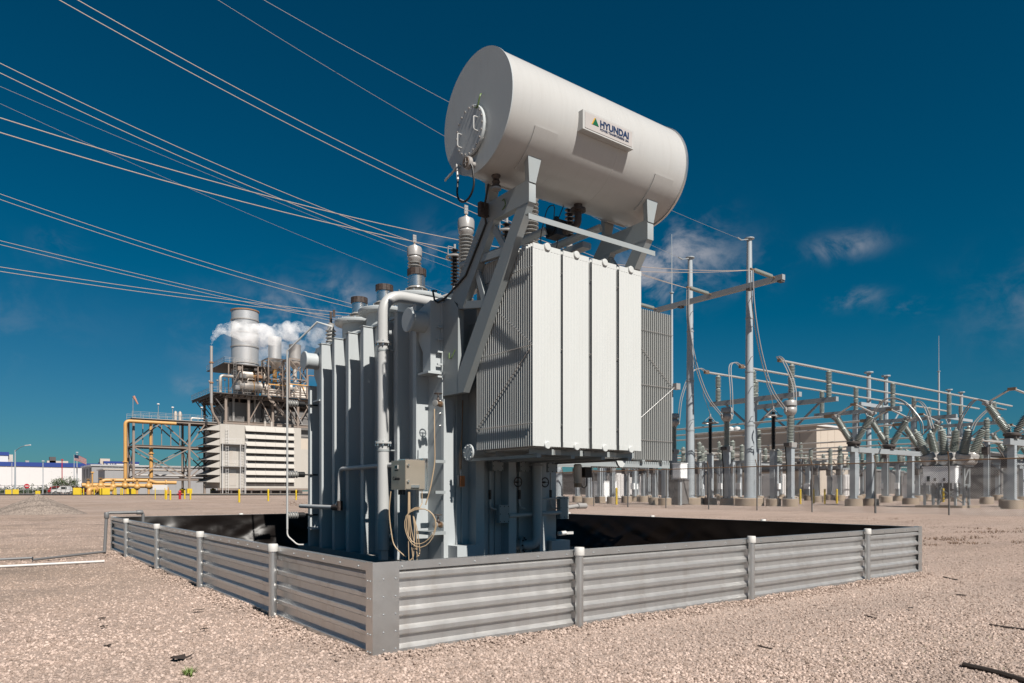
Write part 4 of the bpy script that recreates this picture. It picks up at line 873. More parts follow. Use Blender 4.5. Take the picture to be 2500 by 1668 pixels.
jumper([(38.4, 18.0, 6.3), (38.9, 18.4, 8.0), (39.8, 19.7, 9.9), (40.7, 20.7, 10.45), (41.4, 20.97, 10.3)], 'twin cable arching up from the tallest instrument transformer to the bus'); jumper([(38.5, 22.9, 6.3), (38.7, 23.1, 8.2), (39.4, 23.7, 10.0), (40.6, 24.1, 10.5), (41.4, 24.15, 10.3)], 'twin cable arching up behind the taller pole to the bus')
jumper([(38.5, 27.66, 6.3), (38.8, 27.6, 8.2), (39.6, 27.4, 10.0), (40.6, 27.3, 10.5), (41.4, 27.32, 10.3)], 'twin cable arching up beside the second pole to the bus')
# ---- high buses and their T frames
for y, lab in zip(BUSY, ('front high bus pipe running along the switchyard', 'middle high bus pipe running along the switchyard', 'rear high bus pipe running along the switchyard')):
    t = thing('bus_pipe', lab, 'pipe', (BUSX, y, 10.3), 'high bus pipes'); MB().tube((BUSX, y, 10.3), (86, y, 10.3), .085, 12).build('pipe', 'bus_aluminium', t)
    MB().bx(BUSX - .2, BUSX + .25, y - .1, y + .1, 10.18, 10.45).build('end_clamp', 'bronze', t)
def post_ins(z0, z1, n=16): return MB().lathe([(.19, z0), (.19, z0 + .06)] + sheds(.155, .235, z0 + .07, (z0 + z1) / 2 - .05, n // 2) + [(.16, (z0 + z1) / 2)] + sheds(.155, .235, (z0 + z1) / 2 + .05, z1 - .1, n // 2) + [(.12, z1 - .09), (.12, z1)], n=14)
def t_frame():
    t = thing('bus_gantry', 'x', 'gantry', (0, 0, 0), 'T shaped bus frames'); col_parts(t, .42, 7.75, r=.6)
    MB().bx(-.19, .19, -3.85, 3.85, 7.79, 8.13).build('beam', 'steel_structure', t)
    for s in (-1, 1): MB().bar((0, s * .22, 5.9), (0, s * 2.4, 7.77), .14, .14, (1, 0, 0)).build('knee_brace', 'steel_structure', t)
    me = None
    for dy in (-3.18, 0, 3.17):
        if me is None: me = post_ins(8.14, 10.2).mesh('post_insulator'); me.materials.append(M['yard_porcelain'])
        o = bpy.data.objects.new('post_insulator', me); COL.objects.link(o); o.parent = t; o.location = (0, dy, 0); LOC[o.name] = (0, 0, 0)
    return t
tf = t_frame(); tf.location = (42.9, 24.15, 0); tf['label'] = 'T shaped bus frame nearest the tall poles, first of the row'
for x, lab in ((48.0, 'second'), (58.4, 'third'), (69.8, 'fourth'), (81.0, 'fifth')): clone(tf, (x, 24.15, gz(x, 24)), lab + ' T shaped bus frame along the high bus, counted from the tall poles')
# ---- V shaped disconnect switches
def vswitch():
    t = thing('disconnect_switch', 'x', 'switch', (0, 0, 0), 'V shaped disconnect switches'); 
    MB().lathe([(.42, 4.12), (.44, 4.16), (.44, 4.26), (.3, 4.3), (.02, 4.31)], n=20).bx(-.28, .28, -.28, .28, 3.96, 4.115).build('turntable', 'plant_dark', t)
    for s in (-1, 1):
        a = Vector((0, s * .60, 1)).normalized(); b = Vector((0, s * .18, 4.3)); L_ = 2.0
        MB().lathe([(.14, 0), (.14, .08)] + sheds(.15, .235, .1, .95, 9) + [(.16, 1.0)] + sheds(.15, .235, 1.05, 1.85, 9) + [(.12, 1.87), (.12, L_)], b, a, 14).build('switch_insulator', 'yard_porcelain', t)
        e = b + a * L_; MB().sphere(e, .17, 10, 6).bx(-.12, .12, e.y - .25, e.y + .25, e.z - .03, e.z + .10).build('switch_jaw', 'cast_grey', t)
        MB().tube(e + Vector((0, 0, .08)), (0, s * .12, 6.72), .06, 10).build('switch_blade', 'bus_aluminium', t)
    MB().bx(-.09, .09, -.2, .2, 6.66, 6.82).build('blade_contact', 'bronze', t); return t
vs = vswitch(); vs.location = (42.05, 16, 0); vs['label'] = 'V shaped disconnect switch nearest the tall poles'
clone(vs, (47, 16, 0), 'V shaped disconnect switch in the middle of the three'); clone(vs, (52, 16, 0), 'V shaped disconnect switch just left of the circuit breaker'); clone(vs, (42.1, 7.05, 0), 'large V shaped disconnect switch cut by the right edge')
for k, (x, y) in enumerate(((62, 13.5), (67, 13.5), (76, 17), (81, 17))): clone(vs, (x, y, -.4), ('far V shaped disconnect switch right of the breaker bushings', 'far V shaped disconnect switch second from the breaker bushings', 'distant V shaped disconnect switch low behind the frames', 'distant V shaped disconnect switch behind the breaker legs')[k])
def girder(x0, x1, y, z, cols, label, w=.36):
    t = thing('switch_girder', label, 'girder', ((x0 + x1) / 2, y, 0), 'girders under the switches')
    MB().bx(x0, x1, y - .17, y + .17, z - .34, z).build('beam', 'steel_structure', t)
    for x in cols:
        MB().lathe([(.55, -.2), (.55, .5), (.01, .52)], (x, y, 0), n=20).build('concrete_base', 'concrete_base', t); c = MB().bx(x - w / 2, x + w / 2, y - w / 2, y + w / 2, .53, z - .345).build('column', 'far_pole_steel', t)
        MB().bx(x - w * .8, x + w * .8, y - w * .8, y + w * .8, .522, .56).build('base_plate', 'far_pole_steel', c)
girder(41.4, 53.2, 16, 3.93, (42.05, 44.3, 50.3), 'long girder carrying the three V shaped switches'); girder(41.3, 47.5, 7.05, 3.93, (42.1, 46.5), 'girder under the large switch at the right edge')
girder(61, 68, 13.5, 3.5, (62, 67), 'far girder right of the circuit breaker'); girder(75, 82, 17, 3.5, (76, 81), 'distant girder behind the bus frames')
for x, lab in ((42.05, 'front'), (47, 'middle'), (52, 'rear')):
    t = thing('bus_pipe', lab + ' low bus pipe passing behind the tall poles', 'pipe', (x, 17.3, 6.1), 'low bus pipes'); MB().tube((x, 17.35, 6.1), (x, 60, 6.1), .075, 10).build('pipe', 'bus_aluminium', t); MB().bx(x - .11, x + .11, 17.3, 18.0, 5.99, 6.21).build('end_clamp', 'bronze', t)
for k, (x, z) in enumerate(((57, 5.4), (60, 5.1), (63, 4.9), (68, 5.6), (72, 5.5), (76, 5.3))): tag(MB().tube((x, 8 if k > 2 else 18, z), (x, 75, z), .07, 8).build('bus_pipe', 'bus_aluminium', None, (x, 30, z)), ORD[k] + ' of the far low bus pipes, counted from the front', 'pipe', 'far low bus pipes')
for k, (y, z, x0, x1) in enumerate(((12.2, 4.6, 46, 95), (18.8, 4.2, 55, 100), (30.5, 4.3, 46, 100), (33.5, 4.5, 46, 100), (36.5, 4.2, 46, 100), (14.0, 5.0, 54, 95))): tag(MB().tube((x0, y, z), (x1, y, z), .06, 8).build('bus_pipe', 'bus_aluminium', None, (x0, y, z)), ORD[k] + ' of the thin lengthwise bus pipes low in the yard', 'pipe', 'thin lengthwise bus pipes')
jumper([(42.05, 14.75, 6.1), (42.1, 13.9, 6.9), (42.2, 12.9, 6.6), (42.3, 12.0, 5.4), (42.4, 11.9, 4.55)], 'curved lead from the nearest switch to the breaker', .14); jumper([(47, 14.75, 6.1), (46, 13.8, 7.0), (44.5, 12.6, 6.4), (43.4, 11.7, 4.9)], 'curved lead from the middle switch to the breaker', .14)
jumper([(42.1, 8.25, 6.1), (42.1, 8.9, 6.3), (42.3, 9.6, 5.5), (42.4, 9.9, 4.7)], 'curved lead from the right edge switch to the breaker', .14); jumper([(44.0, 8.0, 5.8), (43.6, 8.6, 5.9), (43.2, 9.2, 5.2), (43.0, 9.4, 4.6)], 'curved lead from the hidden switch to the breaker', .14)
# ---- circuit breaker
def breaker():
    t = thing('circuit_breaker', 'x', 'breaker', (0, 0, 0), 'circuit breakers')
    MB().bx(-1.3, 1.3, -1.3, 1.3, -.1, .16).build('slab', 'concrete_base', t); 
    cab = MB().bx(-1.05, -.35, -.85, .95, 1.50, 2.45).build('cabinet', 'cabinet_white', t)
    MB().bx(-1.09, -.31, -.9, 1.0, 2.452, 2.50).build('cabinet_roof', 'cabinet_white', cab)
    for a, b in ((-.83, .04), (.06, .93)): MB().bx(-1.07, -1.052, a, b, 1.53, 2.42).build('cabinet_door', 'cabinet_white', cab)
    MB().bx(-1.08, -1.071, .55, .72, 1.60, 1.92).build('cabinet_window', 'glass_dark', cab); MB().bx(-1.08, -1.071, .2, .34, 1.62, 1.80).bx(-1.08, -1.071, -.30, -.18, 1.62, 1.80).build('cabinet_plate', 'plant_panel', cab)
    for x in (-.95, 1.0):
        for y in (-.8, .9): MB().bx(x - .06, x + .06, y - .06, y + .06, .165, 2.5 if x > 0 else 1.49).build('leg', 'steel_structure', t)
    for x in (.25, ): 
        for y in (-.8, .9): MB().bx(x - .06, x + .06, y - .06, y + .06, .165, 2.5).build('leg', 'steel_structure', t)
    for y in (-.8, .9):
        for p, q in (((.28, y, .3), (.97, y, 1.4)), ((.97, y, .3), (.28, y, 1.4)), ((.28, y, 1.5), (.97, y, 2.4))): MB().bar(p, q, .05, .05).build('brace', 'steel_structure', t)
    for p, q in (((1.0, -.75, .3), (1.0, .85, 1.4)), ((1.0, .85, .3), (1.0, -.75, 1.4)), ((.25, -.75, .3), (.25, .85, 1.4)), ((.25, .85, .3), (.25, -.75, 1.4)), ((.25, .9, 1.4), (1.0, .9, 1.4)), ((.25, -.8, 1.4), (1.0, -.8, 1.4))): MB().bar(p, q, .05, .05).build('brace', 'steel_structure', t)
    MB().bx(-.1, 1.15, -1.0, 1.1, 2.51, 2.62).build('deck_beam', 'steel_structure', t)
    for k, y in enumerate((1.0, .05, -.9)):
        MB().lathe([(.05, -1.0), (.28, -.9), (.30, -.5), (.30, .5), (.28, .9), (.05, 1.0)], (.4, y, 2.85), (1, 0, 0), 16).build('breaker_tank', 'cast_grey', t)
        for s in (-1, 1):
            a = Vector((s * .28 - .04, (.30, 0, -.30)[k], 1)).normalized(); b = Vector((.4 + s * .55, y, 3.0))
            MB().lathe([(.34, -.05), (.42, .0), (.42, .25), (.38, .32), (.05, .33)], b, a, 18).build('bushing_tank', 'cast_grey', t)
            MB().lathe([(p[0] * (1.22 - .36 * (p[1] - .34) / 1.5), p[1]) for p in [(.2, .34)] + sheds(.16, .25, .36, 1.80, 14)] + [(.09, 1.82), (.09, 1.95), (.03, 2.0)], b, a, 14).build('bushing', 'yard_porcelain', t)
    return t
cb = breaker(); cb.location = (42.7, 10.6, 0); cb['label'] = 'circuit breaker with a white cabinet and six fanned bushings'
clone(cb, (64, 20.5, .05), 'distant circuit breaker with a small grey cabinet among the columns'); clone(cb, (66, 9.5, .05), 'far circuit breaker seen below the right edge switch')
clone(cb, (47, 6.0, 0), 'circuit breaker cabinet cut off by the right edge')
# ---- plain columns, masts, far frames
def column(z1, ins):
    t = thing('support_column', 'x', 'column', (0, 0, 0), G_COL); col_parts(t, .32, z1, r=.45)
    MB().bx(-.42, -.165, -.2, .2, z1 - 1.0, z1 - .45).build('mechanism_box', 'plant_dark', t); MB().tube((.0, -.2, .5), (.0, -.2, z1 - .3), .035, 6).build('conduit', 'pvc_grey', t); MB().bar((-.2, .0, z1 - .5), (-.75, .3, z1 + .3), .07, .07).build('linkage', 'plant_dark', t)
    if ins: post_ins(z1 + .04, z1 + 1.7, 12).build('post_insulator', 'yard_porcelain', t)
    else: MB().bx(-.12, .12, -.9, .9, z1 + .035, z1 + .22).build('top_beam', 'steel_structure', t)
    return t
protos = [column(3.4, True), column(4.6, True), column(3.3, False)]; first = [True] * 3
spots = [(1571, 62, 0), (1583, 70, 2), (1599, 52, 2), (1623, 49, 1), (1707, 60, 0), (1788, 58, 0), (1852, 62, 1), (1995, 60, 2), (2027, 70, 0), (2051, 66, 0), (2164, 58, 1), (2241, 62, 2), (2267, 74, 0), (2409, 52, 1), (2459, 44, 0), (1905, 74, 0), (1955, 80, 1), (2105, 76, 0), (2195, 82, 0), (2300, 78, 1), (2350, 70, 0), (2436, 66, 2), (1690, 75, 2), (1755, 78, 1), (1530, 60, 0), (1495, 56, 0), (1465, 58, 1), (1437, 52, 2), (1410, 62, 0), (1548, 72, 2)]
for k, (px, d, v) in enumerate(spots):
    p = at(px, 1200, d); p.z = gz(p.x, p.y)
    near = 'near' if d < 60 else 'far'; kind = ('with a short post insulator', 'tall, with a post insulator', 'with a flat top beam')[v]
    lab = f'{near} grey support column {kind}, {ORD[sorted(q[0] for q in spots).index(px)] if k < 30 and sorted(q[0] for q in spots).index(px) < 20 else ORD[len(spots) - 1 - sorted(q[0] for q in spots).index(px)]} from the {"left" if sorted(q[0] for q in spots).index(px) < 20 else "right"} of its row'
    if first[v]: protos[v].location = p; protos[v]['label'] = lab; first[v] = False
    else: clone(protos[v], p, lab)
def mast(px, py, d, lab):
    p = at(px, py, d); z = p.z; t = thing('lightning_mast', lab, 'mast', (p.x, p.y, 0), 'thin lightning masts')
    MB().tube((p.x, p.y, 0), (p.x, p.y, z * .78), .16, 10, .11).build('shaft', 'far_pole_steel', t); MB().lathe([(.2, z * .78), (.2, z * .78 + .08)], (p.x, p.y, 0), n=10).build('collar', 'far_pole_steel', t); MB().tube((p.x, p.y, z * .78), (p.x, p.y, z), .05, 8, .025).build('tip', 'far_pole_steel', t); return t
m0 = mast(1640, 572, 66, 'thin lightning mast rising beside the far radiator'); mast(2292, 820, 95, 'thin lightning mast above the V shaped switches')
fl = thing('flood_light', 'small flood light on the thin mast beside the far radiator', 'light', (at(1648, 947, 65.5))); p = at(1648, 947, 65.5)
MB().bx(p.x - .1, p.x + .45, p.y - .25, p.y + .2, p.z - .15, p.z + .4).build('lamp_housing', 'cast_grey', fl); MB().bar((p.x - .5, p.y, p.z - .2), (p.x - .1, p.y, p.z), .08, .08).build('lamp_bracket', 'cast_grey', fl)
def portal(px0, px1, py, d, lab):
    p = at(px0, py, d); q = at_y(px1, py, p.y); t = thing('portal_frame', lab, 'frame', (p.x, p.y, 0), 'far portal frames')
    for c in (p, q):
        MB().lathe([(.5, 0), (.3, .5), (.24, p.z * .6), (.2, p.z)], (c.x, c.y, 0), n=8).build('post', 'far_pole_steel', t); MB().lathe([(.45, p.z), (.45, p.z + .12)], (c.x, c.y, 0), n=8).build('post_cap', 'far_pole_steel', t)
    zb = p.z * .73; MB().bx(p.x - 2.5, q.x + 2.5, p.y - .5, p.y - .25, zb, zb + .35).build('beam', 'far_pole_steel', t)
    MB().bar((p.x, p.y - .4, zb - 2), (p.x - 2.2, p.y - .4, zb), .1, .1).bar((q.x, q.y - .4, zb - 2), (q.x + 2.2, q.y - .4, zb), .1, .1).build('knee_brace', 'far_pole_steel', t)
portal(2121, 2163, 911, 72, 'far portal frame of two poles behind the nearest switch'); portal(2317, 2347, 953, 96, 'far portal frame of two poles above the breaker bushings')
for k, (px, d, lab) in enumerate(((1954, 54, 'leftmost'), (1986.5, 55, 'second'), (2013.6, 54, 'third'), (2043, 55, 'rightmost'))):
    p = at(px, 1200, d); tag(MB().tube((p.x, p.y, -.1), (p.x, p.y, 1.12), .075, 12).sphere((p.x, p.y, 1.12), .075, 12, 6).build('bollard', 'yellow_paint', None, (p.x, p.y, 0)), lab + ' of the four yellow bollards inside the switchyard fence', 'bollard', 'yellow bollards in the switchyard')
for k, (px, d) in enumerate(((1505, 52), (1668, 66), (2303, 60))):
    p = at(px, 1200, d); tag(MB().tube((p.x, p.y, -.1), (p.x, p.y, 1.2), .08, 12).sphere((p.x, p.y, 1.2), .08, 12, 6).build('bollard', 'yellow_paint', None, (p.x, p.y, 0)), ('yellow bollard seen under the radiators', 'yellow bollard behind the second tall pole', 'yellow bollard between the breaker legs')[k], 'bollard')
# cabinets and grey transformers low in the yard
for k, (px, d, w, h, m, lab) in enumerate(((1657, 51, 1.0, 1.7, 'plant_panel', 'grey equipment cabinet at the foot of the second pole'), (1660, 49, .7, 1.0, 'cabinet_white', 'pale blue cabinet hung behind the second pole'), (1475, 66, 1.6, 1.8, 'cabinet_white', 'white cabinet seen under the radiators'), (2224, 70, 1.2, 1.6, 'cabinet_white', 'small white cabinet among the columns'))):
    p = at(px, 1200, d); z0 = 1.9 if k == 1 else .1; t = thing('equipment_cabinet', lab, 'cabinet', (p.x, p.y, 0))
    MB().bx(p.x - w / 2, p.x + w / 2, p.y - w / 2, p.y + w / 2, z0, z0 + h).build('cabinet_body', m, t); MB().bx(p.x - w / 2 - .04, p.x + w / 2 + .04, p.y - w / 2 - .04, p.y + w / 2 + .04, z0 + h + .002, z0 + h + .05).build('cabinet_roof', m, t)
    if z0 > 1: MB().bx(p.x - .1, p.x + .1, p.y - .1, p.y + .1, 0, z0 - .002).build('cabinet_post', 'steel_structure', t)
    for s in (-.24, .24): MB().bx(p.x - w / 2 - .02, p.x - w / 2 - .002, p.y + (s - .2) * w, p.y + (s + .2) * w, z0 + .1, z0 + h - .1).build('cabinet_door', m, t)
# ---- chain link fence
def fence():
    X = 28.3; ys = [20.2 + 3.05 * k for k in range(-9, 6)]; t = thing('chain_link_fence', 'chain link fence with a rusty top rail before the switchyard', 'fence', (X, 14, 0)); H = 2.30
    for k, y in enumerate(ys):
        p = MB().tube((X, y, -.1), (X, y, H + .02), .032 if k % 5 else .045, 10).build('post', 'fence_post', t); MB().bar((X, y, H), (X - .18, y - .02, H + .36), .03, .03).build('barb_arm', 'fence_rust', p)
    MB().tube((X, ys[0], H), (X, ys[-1], H), .024, 8).build('top_rail', 'fence_rust', t)
    for s in range(3): MB().tube((X - .06 - .05 * s, ys[0], H + .12 + .1 * s), (X - .06 - .05 * s, ys[-1], H + .12 + .1 * s), .004, 4).build('barbed_wire', 'fence_wire', t)
    mb = MB(); h = H - .04; pitch = .085; L_ = ys[-1] - ys[0]; n = int((L_ + h) / pitch)
    for s in (-1, 1):
        for k in range(n):
            a = ys[0] - h + k * pitch; y0, y1 = max(a, ys[0]), min(a + h, ys[-1])
            if y1 - y0 < .02: continue
            z0, z1 = y0 - a + .03, y1 - a + .03
            if s < 0: z0, z1 = h + .06 - z0, h + .06 - z1
            mb.tube((X + s * .004, y0, z0), (X + s * .004, y1, z1), .0045, 3, cap=False)
    stuff(mb.build('mesh_wires', 'fence_wire', t))
fence()
# ---- buildings behind the yard
def block(name, lab, cat, x0, x1, y0, y1, z0, z1, m, roof=None, rise=0, ribs=0):
    t = thing(name, lab, cat, ((x0 + x1) / 2, (y0 + y1) / 2, z0)); MB().bx(x0, x1, y0, y1, z0, z1).build('wall', m, t)
    if roof:
        ym = (y0 + y1) / 2
        MB().prism([(y0 - .3, z1 + .01), (y1 + .3, z1 + .01), (y1 + .3, z1 + .2), (ym, z1 + .2 + rise), (y0 - .3, z1 + .2)], 'x', x0 - .3, x1 + .3).build('roof', roof, t)
    for k in range(ribs):
        x = x0 + (k + .5) * (x1 - x0) / ribs; MB().bx(x - .06, x + .06, y0 - .08, y0 - .005, z0, z1 - .02).build('siding_rib', m, t)
    return t
q = at_y(2047, 1200, 51.2); r_ = at_x(1690, 1200, 99.7)
t = thing('tan_hall', 'tan industrial hall with a pale gable end behind the switchyard', 'building', (101, 60, .3)); xm = (99.7 + q.x) / 2 + .5
MB().prism([(99.7, .2), (q.x + 3, .2), (q.x + 3, 10.0), (q.x, 11.1), (99.7, 11.1)], 'y', 51.2, r_.y).build('wall', 'tan_siding', t); MB().prism([(99.4, 11.11), (q.x + .1, 11.11), (q.x + 3.3, 10.05), (q.x + 3.3, 10.35), (q.x + .1, 11.4), (99.4, 11.4)], 'y', 50.9, r_.y + .3).build('roof', 'white_paint', t)
for k in range(10): MB().bx(99.58, 99.695, 54 + k * 5, 54.25 + k * 5, .2, 11.0).build('siding_rib', 'tan_siding', t)
for k in range(3): MB().bx(100.9 + k * (q.x - 100) / 3, 100.93 + k * (q.x - 100) / 3, 51.17, 51.195, .2, 10.9).build('siding_seam', 'tan_siding', t)
MB().bx(97.5, 99.5, 45, 70, 4.2, 4.5).build('canopy', 'plant_dark', t)
for k, px in enumerate((1783, 1799)):
    p = at(px, 1200, 150); tt = thing('storage_tank', ('left', 'right')[k] + ' of two white storage tanks seen over the hall roof', 'tank', (p.x, p.y, 0), 'white tanks over the hall roof')
    MB().lathe([(.72, 0), (.72, 14.2), (.6, 14.5), (.02, 14.7)], (p.x, p.y, 0), n=24).build('tank_shell', 'white_paint', tt); MB().lathe([(.74, 0), (.74, .15)], (p.x, p.y, 14.0), n=24).build('tank_rim', 'stack_grey', tt)
def container(px, d, L_, lab, m='white_paint', w=2.4, h=2.9):
    p = at(px, 1200, d); z = gz(p.x, p.y); t = thing('storage_container', lab, 'container', (p.x, p.y, z), 'containers behind the switchyard'); x, y = p.x, p.y
    MB().bx(x, x + L_, y, y + w, z + .1, z + h).build('container_shell', m, t); me = None
    for k in range(int(L_ / .5)): 
        o = MB().bx(x + .15 + k * .5, x + .4 + k * .5, y - .06, y - .002, z + .3, z + h - .2)
        o.build('wall_rib', m, t)
    MB().bx(x - .05, x - .002, y + .15, y + w / 2 - .03, z + .25, z + h - .15).bx(x - .05, x - .002, y + w / 2 + .03, y + w - .15, z + .25, z + h - .15).build('container_door', m, t)
container(1505, 80, 5, 'white ribbed container seen under the radiators'); container(1884, 84, 4, 'white ribbed container behind the tallest instrument transformer'); container(2062, 92, 5, 'white ribbed container behind the nearest switch'); container(2250, 96, 6, 'white ribbed container behind the circuit breaker')
block('low_shed', 'low grey shed behind the bus columns', 'building', 80, 96, 20, 28, .2, 4.6, 'plant_panel', 'stack_grey', .8, 8); block('low_shed', 'low tan shed at the right end of the switchyard', 'building', 74, 90, 2, 12, .2, 4.4, 'plant_panel', 'stack_metal', .6, 8)
block('low_shed', 'long dark shed deep behind the tall poles', 'building', 92, 98, 70, 110, .2, 4.5, 'plant_panel', 'stack_grey', .5, 4)
# ================================================================ the power plant on the left
def rail(t, pts, z, h=1.1, step=1.6, m='stack_grey', name='guard_rail'):          # a guard rail: posts and three rails along a polyline
    mb = MB()
    for a, b in zip(pts, pts[1:]):
        a, b = Vector((*a, z)), Vector((*b, z)); n = max(1, int((b - a).length / step))
        for k in range(n + 1): p = a.lerp(b, k / n); mb.tube(p, p + Vector((0, 0, h)), .035, 4, cap=False)
        for q in (.4, .75, 1.0): mb.tube(a + Vector((0, 0, h * q)), b + Vector((0, 0, h * q)), .03, 4, cap=False)
    return stuff(mb.build(name, m, t))
def ladder(t, x, y, z0, z1, m='white_paint'):
    mb = MB()
    for s in (-.25, .25): mb.tube((x + s, y, z0), (x + s, y, z1), .035, 4)
    for k in range(int((z1 - z0) / .6)): mb.tube((x - .25, y, z0 + .3 + k * .6), (x + .25, y, z0 + .3 + k * .6), .025, 4)
    return stuff(mb.build('ladder', m, t))
FX, FY, FZ0, FZ1 = 37.8, 148.8, 1.7, 15.25
def filter_house():
    t = thing('filter_house', 'cream intake filter house with rows of slanted hoods', 'building', (FX, FY, .3))
    MB().bx(FX, 55.3, FY, 160.5, FZ0, FZ1).build('wall', 'filter_house', t)
    MB().bx(55.301, 58.5, FY + 2, 160, FZ0, 10.6).build('side_bay', 'filter_house', t); MB().bx(58.5, 63, FY + 5, 160, FZ0, 9.5).build('side_bay', 'plant_panel', t)
    for k in range(8):
        zt = FZ1 - .12 - k * 1.56
        # hoods of the sunny side: eight sloped panels in each row
        x0, x1 = 42.95, 53.6
        for j in range(5):
            a, b = x0 + (x1 - x0) * j / 5, x0 + (x1 - x0) * (j + 1) / 5 - .03
            MB().prism([(FY - .001, zt), (FY - .80, zt - 1.14), (FY - .80, zt - 1.22), (FY - .001, zt - .12)], 'x', a, b).build('hood', 'filter_house', t)
        for x in (x0 - .04, x1 + .02): MB().prism([(FY - .001, zt), (FY - .80, zt - 1.14), (FY - .80, zt - 1.22), (FY - .001, zt - 1.26)], 'x', x - .03, x + .01).build('hood_cheek', 'filter_house', t)
        MB().bx(x0, x1, FY - .06, FY - .002, zt - 1.54, zt - 1.0).build('shadow_toned_screen', 'plant_dark', t)  # filter screen coloured dark to paint in the deep shadow of the hood gaps
        # hoods of the shaded side
        y0, y1 = FY + .3, FY + 9
        MB().prism([(FX - .001, zt), (FX - 2.6, zt - 1.15), (FX - 2.6, zt - 1.27), (FX - .001, zt - .12)], 'y', y0, y1).build('hood', 'filter_house', t)
        MB().prism([(FX - .001, zt), (FX - 2.6, zt - 1.15), (FX - 2.6, zt - 1.27), (FX - .001, zt - 1.32)], 'y', y0 - .08, y0 - .01).build('hood_cheek', 'filter_house', t)
    # doors and landings of the plain wall between the hoods
    for z in (2.0, 6.7): MB().bx(39.7, 41.1, FY - .05, FY - .002, z + .2, z + 3.6).build('door_panel', 'insulation', t)
    for z in (6.2, 10.9):
        MB().bx(37.9, 43, FY - 1.3, FY - .01, z, z + .15).build('landing', 'stack_grey', t); rail(t, [(37.9, FY - 1.3), (43, FY - 1.3)], z + .15, 1.1, 1.2, 'white_paint')
    ladder(t, 39.0, FY - .9, .5, 15.0); ladder(t, 42.2, FY - 1.2, .5, 11.0)
    for x in (38.0, 41.6, 42.7): MB().tube((x, FY - 1.25, .3), (x, FY - 1.25, 11), .07, 6).build('landing_post', 'white_paint', t)
    MB().bx(FX - .5, 57, FY - .3, FY + .0, 1.25, FZ0 - .01).build('base_beam', 'plant_steel', t)
    for k in range(9): MB().bx(FX + k * 2.1, FX + k * 2.1 + .3, FY - .2, FY + .2, .2, 1.24).build('stub_column', 'plant_dark', t)
    MB().bx(FX + .3, 56, FY + 1, FY + 8, .2, 1.24).build('plinth', 'plant_dark', t)
filter_house()
def member(t, p, q, w, name='brace', m='plant_steel'): return MB().bar(p, q, w, w).build(name, m, t)
def pipe_rack():
    y0, y1 = 156.0, 162.0; t = thing('pipe_rack', 'open steel pipe rack with crossed braces left of the filter house', 'rack', (at_y(325, 1200, y0).x, y0, .36))
    xs = [at_y(326, 1200, y0).x, at_y(462, 1200, y0).x]; xs.append(xs[1] + (xs[1] - xs[0]) * .6); z1, zm, zl = 15.6, 10.4, 3.6
    for y in (y0, y1):
        for x in xs:
            MB().ibeam((x, y, .3), (x, y, z1), .42, .42, .06, (0, 1, 0)).build('column', 'plant_steel', t)
            b = MB().bx(x - .5, x + .5, y - .5, y + .5, .2, 1.6).build('column_guard', 'yellow_paint', t)
        for z, nm in ((z1 + .2, 'deck_beam'), (zm, 'beam'), (zl, 'beam')): MB().ibeam((xs[0], y, z), (xs[2], y, z), .35, .5, .05).build(nm, 'plant_steel', t)
        for k in range(2):
            a, b = xs[k], xs[k + 1]; mid = (a + b) / 2
            member(t, (a, y, zm + .3), (mid, y, z1), .24); member(t, (b, y, zm + .3), (mid, y, z1), .24); member(t, (a, y, zl + .2), (b, y, zm - .2), .22); member(t, (b, y, zl + .2), (a, y, zm - .2), .22)
    for x in xs:
        for z in (z1 + .2, zm, zl): member(t, (x, y0, z), (x, y1, z), .3, 'beam')
        member(t, (x, y0, zl), (x, y1, zm), .18); member(t, (x, y1, zl), (x, y0, zm), .18)
    for k in range(1, 6): xx = xs[0] + (xs[1] - xs[0]) * k / 6; member(t, (xx, y0 + .4, zm), (xx, y0 + .4, z1), .16, 'hanger')
    MB().bx(xs[0] - .3, xs[2], y0 - .3, y1 + .3, z1 + .46, z1 + .6).build('deck', 'stack_grey', t); rail(t, [(xs[0] - .3, y0 - .3), (xs[2], y0 - .3)], z1 + .6, 1.25, 1.5); rail(t, [(xs[0] - .3, y1), (xs[2], y1)], z1 + .6, 1.25, 1.5)
    for k, px in enumerate((386, 421, 492)): x = at_y(px, 1200, y0).x; p = MB().tube((x, y0 - .2, z1 + .6), (x, y0 - .2, z1 + (3.5, 3.0, 3.4)[k]), .05, 6).build('lamp_post', 'stack_grey', t); MB().lathe([(.05, .0), (.28, .1), (.25, .3), (.03, .35)], (x, y0 - .2, z1 + (3.5, 3.0, 3.4)[k]), n=10).build('lamp_head', 'white_paint', p)
    x = xs[0] - .1; MB().tube((x, y0, z1), (x, y0, z1 + 5), .05, 6).build('sock_post', 'stack_grey', t); MB().tube((x + .1, y0, z1 + 5), (x + .9, y0, z1 + 3.4), .28, 8, .14).build('wind_sock', 'windsock', t)
    for k, px in enumerate((434, 445)): x = at_y(px, 1200, y0).x; MB().lathe([(.3, 0), (.3, 1.0), (.36, 1.05), (.36, 1.5), (.3, 1.9), (.05, 2.1)], (x, y0 + 2, z1 + .6), n=14).build('vent_cowl', 'insulation', t)
    MB().path(rounded([(at_y(470, 1200, y0).x, y0 + 1, z1 + .6), (at_y(470, 1200, y0).x, y0 + 1, z1 + 1.3), (at_y(508, 1200, y0).x, y0 + 1, z1 + 1.3), (at_y(508, 1200, y0).x, y0 + 1, z1 + .6)], .3), .14, 8).build('deck_pipe', 'insulation', t)
    for z in (2.2, 3.0): MB().tube((xs[0] + 1, y0 + 3, z + 1.4), (xs[2], y0 + 3, z + 1.4), .25, 10).build('rack_pipe', 'stack_grey', t)
    return xs
RX = pipe_rack()
